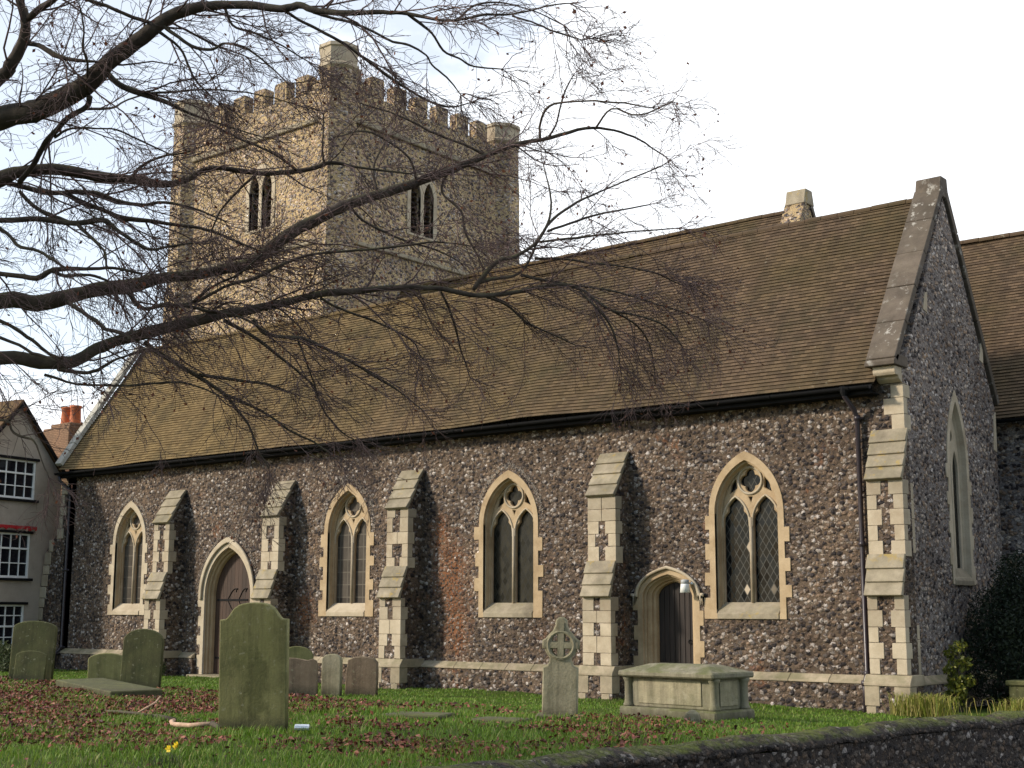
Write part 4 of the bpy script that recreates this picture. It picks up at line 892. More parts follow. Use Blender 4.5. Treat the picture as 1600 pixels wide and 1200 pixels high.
# ledger slabs in the grass
def ledger(x, y, l, w, h, yaw, mat, label, tilt=(0, 0)):
    mb = MB(); n = 10; pts = []
    mb.box((-l / 2, -w / 2, -.25), (l / 2, w / 2, h)); o = mb.build('ledger_stone', mat, None, False, .02); o.location = (x, y, float(ground_z(x, y))); o.rotation_euler = (R(tilt[0]), R(tilt[1]), R(yaw)); tag(o, label, 'grave slab', 'flat grave slabs')
ledger(-12.9, -9.5, 4.2, 1.0, .17, -19, 'grave_dark', 'dark raised ledger slab lying in the leaves before the left headstones', (1, .5))
ledger(-3.9, -9.9, 1.0, .7, .05, 20, 'tomb', 'longer pale flat slab sunk in the grass further left of the cross stone')
ledger(-2.3, -9.75, .8, .55, .045, 12, 'tomb', 'flat slab sunk in the grass at the foot of the cross stone')
mb = MB(); mb.lathe([(.16, -.1), (.15, .08), (.12, .16), (.05, .21), (.01, .22)], 9, (0, 0, 0)); o = mb.build('stone_stump', 'grave_grey', None, False); o.location = (-.30, -7.55, .3); o.scale = (1.0, .7, 1.0); tag(o, 'small broken stone stump in front of the chest tomb', 'stone')

# ------------------------------------------------------------------ boundary wall along the road
bwall = tag(empty('boundary_wall', (2.2, -12, 0)), 'low dark flint boundary wall with mossy rounded coping in the foreground', 'wall')
def BWP(o): o.parent = bwall; o.matrix_parent_inverse = Matrix.Translation((-2.2, 12, 0)); return o
ys = np.arange(-26, 8.01, .25); xs_ = bw_x(ys); rng0 = np.random.default_rng(3)
jz = np.interp(ys, np.linspace(-26, 8, 60), rng0.normal(0, .018, 60)); jx = np.interp(ys, np.linspace(-26, 8, 50), rng0.normal(0, .02, 50))
prof = [(.0, .30), (-.02, .40), (.03, .455), (.12, .50), (.22, .515), (.32, .50), (.42, .455), (.475, .395), (.47, .345), (.43, .33)]
V = []; F = []
for i in range(len(ys)):
    for u, z in prof: V.append((xs_[i] + u + jx[i], ys[i], z + jz[i] + rng0.normal(0, .013)))
m_ = len(prof)
for i in range(len(ys) - 1):
    for k in range(m_ - 1): F.append((i * m_ + k, i * m_ + k + 1, (i + 1) * m_ + k + 1, (i + 1) * m_ + k))
mb = MB(); mb.v = V; mb.f = F; BWP(mb.build('coping', 'flint_boundary', None, True))
V = []; F = []; pz = [(.44, .34), (.42, .0), (.43, -.6), (.47, -1.3)]
for i in range(len(ys)):
    for u, z in pz: V.append((xs_[i] + u + jx[i] * .5, ys[i], z))
    for u, z in ((.05, -1.3), (.03, .31)): V.append((xs_[i] + u, ys[i], z))
for i in range(len(ys) - 1):
    for k in range(5): F.append((i * 6 + k, i * 6 + k + 1, (i + 1) * 6 + k + 1, (i + 1) * 6 + k))
mb = MB(); mb.v = V; mb.f = F; BWP(mb.build('flint_face', flint_mat('flint_road_face', 10, (.050, .043, .038), .6, .7, .1)))

# ------------------------------------------------------------------ litter in the grass: can, fallen branches, daffodil
mb = MB(); mb.tube([(0, -.10, .045), (.0, .10, .045)], .045, 16); o = mb.build('drinks_can', 'tin', None, False, .006); o.location = (-3.15, -13.02, .39); o.rotation_euler = (0, R(-6), R(-55)); tag(o, 'crushed silver drinks can lying by the tall green headstone', 'can')
def fallen(pts, rads, label, mat='bark', tips=None):
    root = tag(empty('fallen_branch', (pts[0][0], pts[0][1], float(ground_z(*pts[0][:2])))), label, 'branch', 'fallen branches in the leaves')
    mb = MB(); mb.tube([(p[0] - pts[0][0], p[1] - pts[0][1], p[2]) for p in pts], rads, 8); mb.build('limb', mat, root, True)
    if tips:
        for q, rr, mt in tips: mb = MB(); mb.tube([(p[0] - pts[0][0], p[1] - pts[0][1], p[2]) for p in q], rr, 7); mb.build('snapped_end', mt, root, True)
fallen([(-5.55, -13.35, .06), (-5.25, -13.62, .07), (-4.85, -13.90, .07), (-4.40, -13.95, .08), (-4.05, -13.85, .12)], [.026, .036, .034, .034, .028], 'curved bare pale branch fallen below the tall green headstone', 'wood_pale', [([(-4.05, -13.85, .12), (-3.8, -13.95, .10), (-3.55, -14.15, .05)], [.04, .035, .02], 'bark'), ([(-5.55, -13.35, .06), (-6.1, -13.2, .07), (-6.9, -13.0, .05)], [.045, .04, .02], 'bark')])
fallen([(-8.0, -12.85, .05), (-7.3, -13.05, .08), (-6.6, -13.25, .10), (-6.2, -13.25, .09)], [.018, .022, .02, .014], 'thin dark forked branch lying in the leaves at left', 'bark', [([(-6.6, -13.25, .10), (-6.5, -13.0, .25), (-6.65, -12.8, .33)], [.016, .014, .01], 'wood_pale')])
daf = tag(empty('daffodil_clump', (-1.05, -16.8, .36)), 'small yellow daffodils in a clump of green leaves at the lower left', 'flower')
mb = MB(); rnd = random.Random(2)
for i in range(60):
    a, l = rnd.uniform(0, 6.28), rnd.uniform(.12, .26); d = Vector((math.cos(a), math.sin(a), 0)); p = Vector((rnd.gauss(0, .14), rnd.gauss(0, .12), 0)); t = d.cross(Vector((0, 0, 1))) * .006
    mb.add([p - t, p + t, p + d * .03 + Vector((0, 0, l * .7)) + t, p + d * .03 + Vector((0, 0, l * .7)) - t, p + d * .10 + Vector((0, 0, l))], [(0, 1, 2, 3), (3, 2, 4)])
o = mb.build('leaves', 'bush'); o.parent = daf
mb = MB()
for (x, y, z) in ((-.02, 0, .27), (.10, .03, .31), (.05, -.02, .28), (.12, .05, .33)):
    for k in range(6):
        a = k * 1.047; d = Vector((math.cos(a) * .5, -.25, math.sin(a))).normalized(); t = d.cross(Vector((0, 1, 0))).normalized() * .016; c = Vector((x, y, z)); mb.add([c, c + d * .03 + t, c + d * .055, c + d * .03 - t], [(0, 1, 2, 3)])
    mb.tube([(x, y, z), (x + .01, y - .03, z)], [.012, .018], 6)
o = mb.build('flower_heads', 'petal'); o.parent = daf; daf.scale = (.75, .75, .75)

# ------------------------------------------------------------------ leafy plants by the east end
def leaf_cloud(name, n, centers, size, mat, parent, seed, droop=0.0, aspect=2.2):
    """many small leaf faces spread through a set of blobs (x,y,z,rx,ry,rz)"""
    r = np.random.default_rng(seed); C = np.array(centers, float); vol = C[:, 3] * C[:, 4] * C[:, 5]; idx = r.choice(len(C), n, p=vol / vol.sum())
    d = r.normal(size=(n, 3)); d /= np.linalg.norm(d, axis=1)[:, None]; rad = r.uniform(.35, 1, n) ** .6
    p = C[idx, :3] + d * rad[:, None] * C[idx, 3:]
    u = r.normal(size=(n, 3)); u[:, 2] -= droop; u /= np.linalg.norm(u, axis=1)[:, None]; w = np.cross(u, r.normal(size=(n, 3))); w /= np.linalg.norm(w, axis=1)[:, None]
    s = size * r.uniform(.6, 1.4, n)[:, None]
    V = np.stack([p, p + u * s * .5 + w * s / aspect / 2, p + u * s, p + u * s * .5 - w * s / aspect / 2], 1).reshape(-1, 3)
    me = bpy.data.meshes.new(name); me.from_pydata(V.tolist(), [], [(4 * i, 4 * i + 1, 4 * i + 2, 4 * i + 3) for i in range(n)]); me.update(); o = bpy.data.objects.new(name, me); COL.objects.link(o); return finish(o, mat, parent)
def shrub(name, label, cat, loc, blobs, n, size, mat, stems, seed, droop=0.0, aspect=2.2):
    root = tag(empty(name, loc), label, cat); leaf_cloud('foliage', n, blobs, size, mat, root, seed, droop, aspect)
    mb = MB(); r = random.Random(seed)
    for b in blobs: mb.tube([(b[0] * .2, b[1] * .2, -.2), (b[0] * .6, b[1] * .6, b[2] * .5), (b[0], b[1], b[2])], [.035, .025, .012], 6)
    mb.build('stem', 'bark', root, True)
shrub('yew_tree', 'dark evergreen tree crowding the corner behind the east gable', 'tree', (.98, 2.2, 0), [(0, 0, 1.0, .75, .75, 1.0), (.35, .2, 2.0, .7, .7, .8), (-.25, .5, 1.7, .6, .6, .9), (.6, -.3, 1.3, .6, .6, .9), (.5, .3, 2.7, .55, .5, .6), (1.2, .4, 1.6, .8, .7, 1.4), (1.3, .2, 3.0, .6, .6, .8), (.0, .9, 2.6, .4, .4, .7)], 30000, .085, 'yew', 6, 41, .4, 3)
shrub('laurel_shrub', 'yellow green young shrub in front of the dark evergreen', 'shrub', (.80, .26, 0), [(.05, 0, .6, .2, .16, .16), (0, 0, .75, .16, .16, .16), (.14, .05, 1.05, .18, .16, .12), (-.10, .1, 1.22, .14, .14, .10), (.12, 0, 1.38, .16, .14, .10), (-.06, -.05, .95, .14, .14, .10), (.22, .1, .72, .14, .14, .12), (0, 0, .42, .2, .2, .2)], 1300, .085, 'laurel', 5, 42, .5, 1.9)
shrub('dark_bush', 'low dark bush at the wall foot left of the main door', 'bush', (-23.1, -.85, .09), [(0, 0, .25, .35, .3, .28), (.3, -.1, .18, .25, .2, .2), (-.3, 0, .2, .25, .25, .22)], 2200, .06, 'bush', 3, 43)
shrub('ivy_bush', 'green bush at the far left edge by the house', 'bush', (-26.6, -3.6, .2), [(0, 0, .3, .5, .4, .45), (-.5, .1, .4, .5, .4, .5), (.4, -.2, .2, .35, .3, .3)], 4200, .08, 'bush', 3, 44)
def tuft(name, label, loc, n, h, spread, mat, seed):
    r = np.random.default_rng(seed); mb = MB()
    for i in range(n):
        p = Vector((r.normal(0, spread), r.normal(0, spread * .6), 0)); a = r.uniform(0, 6.28); d = Vector((math.cos(a), math.sin(a), 0)); l = h * r.uniform(.5, 1.2); b = l * r.uniform(.2, .75); t = d.cross(Vector((0, 0, 1))) * .007
        q = p + d * b * .4 + Vector((0, 0, l * .7)); e = p + d * b + Vector((0, 0, l * .82)); mb.add([p - t, p + t, q + t, q - t, e], [(0, 1, 2, 3), (3, 2, 4)])
    o = mb.build(name, mat); o.location = loc; return tag(o, label, 'grass', 'long grass tufts by the east wall')
tuft('grass_tuft', 'long yellow grass tuft by the end buttress behind the boundary wall', (.75, -1.15, .12), 900, .45, .28, 'straw', 51)
tuft('grass_tuft', 'long yellow grass tuft further right under the evergreen', (2.5, -.4, .1), 800, .42, .30, 'straw', 52)
tuft('grass_tuft', 'sparse yellow grass fringe on the right above the boundary coping', (3.9, -.6, .12), 700, .38, .45, 'straw', 53)
mb = MB(); mb.box((1.6, .9, -.3), (4.2, 1.3, .62)); mb.box((1.55, .86, .62), (4.25, 1.34, .72)); o = mb.build('low_stone_wall', 'grave_dark', None, False, .02); tag(o, 'low dark stone wall under the evergreen at the right', 'wall')

# ------------------------------------------------------------------ grass blades and fallen leaves
def scatter(n, seed, dens):
    r = np.random.default_rng(seed); out = []
    while len(out) < n:
        k = 40000; x = r.uniform(-30, 3, k); y = r.uniform(-19, -.2, k); ok = (x < bw_x(y) + .02) & dens(x, y, r.random(k))
        # only the part the street side could see: east of a line from the house to the road
        ok &= (x > -27 - (y + .2) * .1 - 3) 
        out += list(zip(x[ok], y[ok]))
    return np.array(out[:n]), r
def vnoise(x, y, s, seed):
    r = np.random.default_rng(seed); g = r.random((64, 64)); u, v = (x * s) % 63, (y * s) % 63; i, j = u.astype(int), v.astype(int); fu, fv = u - i, v - j; fu = fu * fu * (3 - 2 * fu); fv = fv * fv * (3 - 2 * fv); i2, j2 = (i + 1) % 64, (j + 1) % 64
    return g[i, j] * (1 - fu) * (1 - fv) + g[i2, j] * fu * (1 - fv) + g[i, j2] * (1 - fu) * fv + g[i2, j2] * fu * fv
def near(x, y): return np.clip((np.hypot(x - 11.2, y + 26) - 12) / 24, 0, 1)
def gdens(x, y, q): return q < (1.0 - .55 * near(x, y)) * (.35 + .65 * vnoise(x + 50, y + 50, .8, 1))
pts, r = scatter(150000, 61, gdens); n = len(pts)
far = near(pts[:, 0], pts[:, 1]); h = r.uniform(.035, .10, n) * np.where(pts[:, 1] > -8.5, .55, 1.0) * (.75 + .9 * vnoise(pts[:, 0] + 50, pts[:, 1] + 50, 1.6, 2)); a = r.uniform(0, 6.28, n); wd = (.0045 + .007 * far) * r.uniform(.7, 1.4, n)
z = lawn_z(pts[:, 0], pts[:, 1]) - .01; base = np.stack([pts[:, 0], pts[:, 1], z], 1); d = np.stack([np.cos(a), np.sin(a), np.zeros(n)], 1); t = np.stack([-np.sin(a), np.cos(a), np.zeros(n)], 1) * wd[:, None]; ln = (h * r.uniform(.1, 1.0, n))[:, None]
V = np.stack([base - t, base + t, base + d * ln * .35 + np.array([0, 0, 1]) * (h * .6)[:, None] + t * .7, base + d * ln * .35 + np.array([0, 0, 1]) * (h * .6)[:, None] - t * .7, base + d * ln + np.array([0, 0, 1]) * h[:, None]], 1).reshape(-1, 3)
i5 = np.arange(n) * 5; me = bpy.data.meshes.new('grass_blades')
me.from_pydata(V.tolist(), [], np.stack([i5, i5 + 1, i5 + 2, i5 + 3], 1).tolist() + np.stack([i5 + 3, i5 + 2, i5 + 4], 1).tolist()); me.update()
o = bpy.data.objects.new('grass_blades', me); COL.objects.link(o); finish(o, 'blade'); tag(o, 'short winter grass of the churchyard lawn', 'grass', None, 'stuff')
def ldens(x, y, q):
    # drifts under the tree: dense band before the ledger slab, thinner towards the wall and the church
    f = np.clip((-y - 7.2) / 2.2, 0, 1) * np.clip(1.35 - np.abs(y + 11.8) / 6.0, 0, 1)
    p = vnoise(x + 50, y + 50, .55, 5) * .65 + vnoise(x + 50, y + 50, 1.9, 6) * .35; left = np.clip((-x - 3) / 6, 0, 1)
    f = f * np.clip((1.6 - x) / 2.2, .15, 1)
    return q < f * np.clip((p - .40 + .30 * left) * 3.6, .03, 1)
pts, r = scatter(60000, 62, ldens); n = len(pts); s = r.uniform(.022, .050, n)[:, None]
z = lawn_z(pts[:, 0], pts[:, 1]) + r.uniform(.005, .07, n); base = np.stack([pts[:, 0], pts[:, 1], z], 1)
u = r.normal(size=(n, 3)); u[:, 2] *= .55; u /= np.linalg.norm(u, axis=1)[:, None]; w = r.normal(size=(n, 3)); w[:, 2] *= .55; w -= u * (w * u).sum(1)[:, None]; w /= np.linalg.norm(w, axis=1)[:, None]
cu = np.cross(u, w) * s * r.uniform(.1, .4, n)[:, None]
V = np.stack([base - u * s, base + w * s * .62 + cu, base + u * s, base - w * s * .62 + cu], 1).reshape(-1, 3); i4 = np.arange(n) * 4
me = bpy.data.meshes.new('leaf_litter'); me.from_pydata(V.tolist(), [], np.stack([i4, i4 + 1, i4 + 2], 1).tolist() + np.stack([i4, i4 + 2, i4 + 3], 1).tolist()); me.update()
o = bpy.data.objects.new('leaf_litter', me); COL.objects.link(o); finish(o, 'litter'); tag(o, 'drifts of fallen copper beech leaves on the grass', 'leaves', None, 'stuff')

# ------------------------------------------------------------------ the bare beech whose limbs cross the view
# each limb: [density of side shoots x10, [[x cm, y cm, z cm, radius mm], ...]]
LIMBS = [[11,[[-243,-2057,586,163],[-129,-2008,634,135],[-29,-1962,661,109],[1,-1948,664,102],[32,-1934,675,96],[58,-1924,687,89],[75,-1920,700,77],[98,-1912,713,71],[123,-1903,728,64],[142,-1896,737,58],[165,-1886,741,49],[187,-1875,741,40],[215,-1860,737,37],[236,-1849,732,34],[253,-1841,734,31],[263,-1835,728,28],[290,-1821,722,25],[322,-1805,719,20],[343,-1795,716,17],[368,-1781,707,14],[382,-1774,706,12],[406,-1763,708,11],[425,-1754,705,8],[451,-1743,709,7],[471,-1734,710,5]]],
[7,[[-246,-2053,556,107],[-97,-2000,641,85],[-14,-1973,693,66],[-2,-1971,703,60],[13,-1970,721,53],[21,-1972,734,47],[24,-1977,747,41],[26,-1983,760,35],[32,-1994,785,26],[41,-2004,816,17]]],
[8,[[-252,-2045,500,125],[-171,-1970,580,102],[-110,-1913,628,77],[-92,-1896,637,64],[-67,-1869,641,58],[-46,-1845,636,55],[-25,-1821,633,46],[-4,-1797,629,39],[14,-1779,634,29],[32,-1762,648,26],[63,-1728,645,26],[85,-1705,648,26],[104,-1686,655,23],[118,-1673,660,20],[135,-1653,657,13],[171,-1613,653,10]]],
[11,[[-263,-2031,395,157],[-213,-1947,479,117],[-166,-1872,517,87],[-150,-1845,518,87],[-133,-1819,529,81],[-115,-1792,541,75],[-98,-1765,547,82],[-83,-1743,557,66],[-61,-1710,565,59],[-42,-1682,573,56],[-27,-1659,582,64],[-15,-1643,600,67],[1,-1620,622,68],[18,-1598,637,65],[35,-1575,655,62],[52,-1551,668,58],[78,-1516,685,55],[105,-1480,704,48],[132,-1444,727,37],[156,-1414,744,28],[179,-1382,755,23],[206,-1348,771,19],[227,-1318,772,15],[244,-1290,765,12],[261,-1259,747,8]]],
[14,[[-268,-2025,345,144],[-201,-1943,425,96],[-148,-1878,453,72],[-126,-1848,450,72],[-107,-1823,451,63],[-91,-1804,466,60],[-71,-1780,479,60],[-51,-1755,489,64],[-30,-1730,498,61],[-9,-1705,509,54],[12,-1680,517,48],[34,-1654,526,41],[55,-1629,536,38],[82,-1597,543,35],[108,-1565,549,31],[135,-1532,551,28],[156,-1503,547,28],[170,-1486,547,27],[188,-1464,551,23],[212,-1437,559,21],[226,-1420,561,21],[239,-1402,556,18],[249,-1385,543,18],[260,-1369,535,14],[278,-1345,531,11],[296,-1320,522,11],[305,-1301,501,7]]],
[5,[[-251,-2047,512,63],[-119,-1983,568,37],[-50,-1943,567,27],[-16,-1923,566,27],[17,-1903,561,27],[39,-1890,562,27],[47,-1885,556,21],[60,-1876,545,18],[76,-1865,534,15],[93,-1856,535,12],[115,-1844,538,9]]],
[5,[[-254,-2043,481,50],[-106,-1987,520,30],[-28,-1952,514,24],[6,-1937,508,27],[23,-1931,513,24],[54,-1918,510,18],[82,-1906,508,14],[109,-1894,500,12]]],
[4,[[-250,-2049,525,50],[-66,-1999,579,27],[4,-1973,542,17],[22,-1966,525,17],[45,-1958,517,14],[62,-1952,508,14],[75,-1947,499,11]]],
[4,[[-260,-2035,419,50],[-115,-1966,488,28],[-60,-1931,471,18],[-38,-1916,455,18],[-22,-1905,442,15],[-5,-1895,436,12]]],
[4,[[-262,-2033,407,44],[-100,-1973,466,24],[-38,-1942,451,15],[-8,-1926,436,15],[16,-1914,427,12]]],
[8,[[21,-1973,737,35],[43,-1972,742,32],[72,-1971,747,29],[104,-1973,759,20],[141,-1979,774,11]]],
[7,[[14,-1969,720,24],[29,-1961,716,24],[43,-1953,706,27],[54,-1947,701,21],[66,-1941,698,18],[80,-1933,696,12]]],
[8,[[55,-1922,675,15],[61,-1929,678,15],[82,-1944,690,12],[95,-1957,697,11],[114,-1969,706,8],[133,-1986,715,8]]],
[6,[[55,-1922,673,30],[46,-1919,665,27],[22,-1923,659,27],[8,-1924,652,27],[-11,-1925,643,27],[-24,-1923,634,28],[-37,-1922,624,28],[-57,-1922,612,28]]],
[7,[[46,-1919,663,15],[41,-1888,674,12],[37,-1872,686,9],[34,-1848,701,9],[31,-1820,710,6]]],
[6,[[0,-1922,645,15],[16,-1915,652,12],[46,-1900,650,9],[61,-1893,646,9],[89,-1877,630,9],[112,-1864,617,6]]],
[12,[[73,-1918,693,27],[79,-1904,682,30],[89,-1886,677,30],[98,-1871,673,24],[105,-1858,668,18],[114,-1842,662,12],[130,-1816,655,9],[146,-1791,649,6]]],
[12,[[89,-1886,677,15],[111,-1870,679,12],[141,-1849,680,9],[174,-1823,675,7],[198,-1805,667,6]]],
[5,[[-23,-1819,636,20],[-11,-1813,649,16],[8,-1800,658,13],[21,-1790,660,10],[45,-1773,670,7]]],
[8,[[-105,-1908,625,29],[-89,-1875,620,29],[-81,-1858,621,29],[-73,-1840,613,30],[-64,-1820,608,26],[-57,-1804,602,30],[-42,-1776,602,23],[-32,-1759,601,20],[-19,-1735,600,17],[-7,-1711,595,17],[8,-1680,585,10]]],
[8,[[-81,-1858,623,26],[-68,-1830,625,30],[-61,-1811,620,27],[-51,-1787,619,20],[-40,-1766,625,17],[-28,-1738,624,14],[-15,-1705,615,10]]],
[5,[[17,-1903,561,21],[48,-1905,540,15],[71,-1907,523,12],[85,-1914,504,9]]],
[5,[[-102,-1895,618,19],[-75,-1896,599,22],[-39,-1896,582,22],[-5,-1897,568,18]]],
[4,[[23,-1931,511,18],[33,-1923,504,18],[54,-1910,504,15],[69,-1900,498,12]]],
[7,[[-99,-1768,545,34],[-82,-1763,523,27],[-71,-1758,516,20],[-55,-1754,518,20],[-25,-1744,516,20],[5,-1733,507,17],[38,-1722,499,13],[71,-1711,480,10]]],
[11,[[-55,-1754,520,17],[-34,-1729,522,20],[-12,-1705,541,17],[10,-1680,552,21],[28,-1660,568,17],[51,-1635,580,17],[82,-1599,587,14],[110,-1567,593,14],[137,-1536,601,11],[164,-1502,599,7]]],
[8,[[-34,-1729,523,20],[-8,-1725,536,13],[25,-1717,546,13],[59,-1713,564,13]]],
[4,[[-133,-1818,524,27],[-86,-1829,505,23],[-38,-1841,486,22],[-9,-1849,473,19],[35,-1860,461,18],[62,-1868,450,15]]],
[4,[[-115,-1832,446,23],[-67,-1833,437,19],[-37,-1835,437,19],[2,-1840,443,12],[56,-1846,445,12]]],
[8,[[-61,-1767,478,27],[-52,-1757,468,27],[-41,-1744,459,27],[-24,-1724,444,23],[-6,-1704,426,20],[1,-1692,410,17],[9,-1681,393,13],[13,-1670,367,10],[18,-1660,349,7]]],
[8,[[-24,-1724,445,20],[-13,-1703,443,20],[-2,-1682,441,17],[10,-1657,439,14],[19,-1638,434,10]]],
[8,[[-6,-1702,425,20],[11,-1692,417,17],[35,-1677,403,13],[53,-1666,388,13],[77,-1651,374,10],[91,-1642,362,7]]],
[7,[[-123,-1842,440,16],[-100,-1819,431,13],[-60,-1785,430,13],[-25,-1755,434,13],[-6,-1737,429,10],[13,-1719,418,7]]],
[9,[[-9,-1705,505,24],[2,-1670,489,21],[10,-1641,471,17],[16,-1618,456,14],[20,-1602,444,14],[17,-1584,421,11],[21,-1563,401,11],[27,-1544,390,7]]],
[10,[[53,-1717,495,20],[52,-1704,484,20],[56,-1690,481,20],[66,-1663,482,20],[72,-1642,477,20],[81,-1608,466,17],[89,-1573,451,17],[96,-1545,438,10],[102,-1515,421,7]]],
[9,[[65,-1667,481,13],[61,-1645,451,10],[58,-1632,431,10]]],
[12,[[55,-1628,534,17],[60,-1595,525,14],[67,-1562,519,14],[77,-1510,504,11],[74,-1486,486,7]]],
[18,[[139,-1526,548,14],[126,-1490,523,14],[108,-1456,494,11],[95,-1427,470,7]]],
[18,[[167,-1489,546,18],[174,-1458,541,14],[177,-1428,527,14],[185,-1391,517,11],[194,-1353,507,7]]],
[10,[[161,-1498,552,28],[166,-1487,569,28],[174,-1470,588,25],[183,-1453,594,22],[193,-1436,607,18],[198,-1425,621,18],[202,-1412,646,15],[199,-1406,675,11],[186,-1404,713,7]]],
[12,[[162,-1494,560,25],[169,-1470,569,21],[175,-1449,574,18],[180,-1431,586,15],[180,-1414,612,15]]],
[22,[[179,-1437,577,18],[194,-1414,573,18],[211,-1388,570,15],[228,-1362,569,15],[250,-1329,564,11],[276,-1288,554,11],[302,-1246,541,8]]],
[20,[[183,-1418,600,18],[208,-1396,601,15],[230,-1376,596,15],[251,-1356,593,11],[283,-1325,586,11],[307,-1301,572,7]]],
[20,[[237,-1405,556,18],[252,-1389,535,14],[261,-1378,517,14],[265,-1371,496,11],[265,-1367,474,7]]],
[22,[[260,-1369,535,14],[263,-1335,527,11],[259,-1298,507,11],[239,-1256,470,8]]],
[7,[[194,-1432,609,18],[203,-1411,643,18],[217,-1383,667,15],[237,-1347,690,11],[272,-1284,727,8]]],
[7,[[202,-1418,628,15],[219,-1386,645,15],[243,-1344,662,11],[266,-1304,675,8]]],
[8,[[197,-1427,615,15],[230,-1401,620,15],[264,-1374,625,11],[321,-1329,631,7]]],
[8,[[171,-1392,751,19],[181,-1403,765,15],[201,-1411,781,15],[236,-1407,779,11],[285,-1402,767,11],[333,-1397,751,7]]],
[7,[[178,-1383,756,15],[194,-1389,770,11],[214,-1403,792,11],[235,-1412,809,7]]],
[8,[[213,-1338,772,15],[243,-1348,786,11],[283,-1347,769,11],[330,-1352,772,7]]],
[6,[[-273,-2018,296,50],[-114,-1951,359,18],[-56,-1926,379,12],[-44,-1919,366,12],[-30,-1911,360,12],[-24,-1908,357,9],[-17,-1904,339,7],[-10,-1900,323,6]]],
[15,[[105,-1480,704,19],[98,-1483,680,15],[115,-1468,657,15],[118,-1463,631,15],[127,-1454,608,11],[132,-1448,590,11]]],
[8,[[83,-1510,688,18],[97,-1536,705,14],[100,-1571,713,14],[101,-1611,716,10],[99,-1656,697,7]]],
[8,[[132,-1444,727,19],[127,-1483,731,15],[120,-1530,735,14],[116,-1577,741,11],[110,-1630,741,7]]],
[10,[[57,-1546,672,18],[48,-1543,705,15],[51,-1531,735,11],[55,-1520,753,7]]],
[12,[[37,-1571,654,18],[47,-1556,638,15],[71,-1528,621,15],[100,-1495,608,11],[119,-1473,594,7]]],
[12,[[94,-1695,649,17],[86,-1724,664,13],[72,-1762,673,13],[63,-1787,682,10]]],
[12,[[63,-1728,645,16],[45,-1738,627,13],[30,-1746,608,10],[20,-1749,588,10]]],
[9,[[111,-1679,656,13],[121,-1691,675,10],[136,-1704,699,7]]],
[10,[[236,-1849,732,17],[238,-1828,728,14],[241,-1807,725,15],[245,-1778,720,15],[247,-1759,714,15],[250,-1728,704,15],[253,-1708,698,12],[256,-1688,693,12],[261,-1665,690,13],[266,-1650,692,9],[273,-1632,701,6]]],
[10,[[263,-1835,726,17],[270,-1818,724,14],[278,-1798,724,14],[286,-1776,719,12],[291,-1762,715,12],[297,-1747,715,12],[303,-1731,709,9],[303,-1722,702,9],[307,-1707,694,9],[310,-1690,682,6]]],
[10,[[341,-1795,716,14],[343,-1779,711,14],[344,-1767,706,11],[343,-1751,696,11],[347,-1734,693,9],[351,-1718,690,9],[361,-1690,694,6]]],
[7,[[368,-1781,707,11],[377,-1771,709,11],[386,-1762,722,11],[400,-1746,728,8],[420,-1721,724,6],[437,-1697,713,6]]],
[7,[[425,-1754,705,8],[421,-1713,713,8],[417,-1676,718,9],[415,-1639,725,6]]],
[12,[[129,-1901,730,20],[141,-1892,719,18],[154,-1883,708,17],[169,-1873,704,15],[180,-1867,709,12],[195,-1857,705,12],[210,-1846,691,9],[229,-1832,669,6]]],
[12,[[123,-1903,728,18],[140,-1886,709,12],[145,-1878,691,12],[150,-1871,677,9],[162,-1858,660,6]]],
[12,[[121,-1906,732,20],[122,-1930,731,17],[123,-1954,731,17],[124,-1983,728,14]]],
[12,[[187,-1874,740,14],[189,-1866,724,12],[201,-1851,719,12],[213,-1835,712,9],[230,-1811,697,6]]]]
beech = tag(empty('beech_tree', (-2.6, -20.3, .37)), 'large bare beech tree with long mossy limbs and fine reddish twigs', 'tree')
def BT(o): o.parent = beech; o.matrix_parent_inverse = Matrix.Translation((2.6, 20.3, -.37)); return o
rg = np.random.default_rng(77)
mb = MB(); tz = [.0, .25, .7, 1.5, 2.6, 3.8, 5.0, 6.2, 7.6, 9.5, 12.0]; tr = [.75, .60, .50, .45, .43, .42, .40, .34, .27, .2, .1]
mb.tube([(-2.6 + .04 * math.sin(k * 1.3) - .02 * k, -20.3 + .05 * math.cos(k * 1.7), .15 + z) for k, z in enumerate(tz)], tr, 18); BT(mb.build('trunk', 'bark', None, True))
def catmull(P, k=4):
    P = np.array(P); out = []
    Q = np.vstack([2 * P[0] - P[1], P, 2 * P[-1] - P[-2]])
    for i in range(1, len(Q) - 2):
        p0, p1, p2, p3 = Q[i - 1], Q[i], Q[i + 1], Q[i + 2]
        for t in np.arange(k) / k: out.append(.5 * (2 * p1 + (p2 - p0) * t + (2 * p0 - 5 * p1 + 4 * p2 - p3) * t * t + (3 * p1 - p0 - 3 * p2 + p3) * t ** 3))
    out.append(P[-1]); return np.array(out)
NP = 5
limb_tubes = []
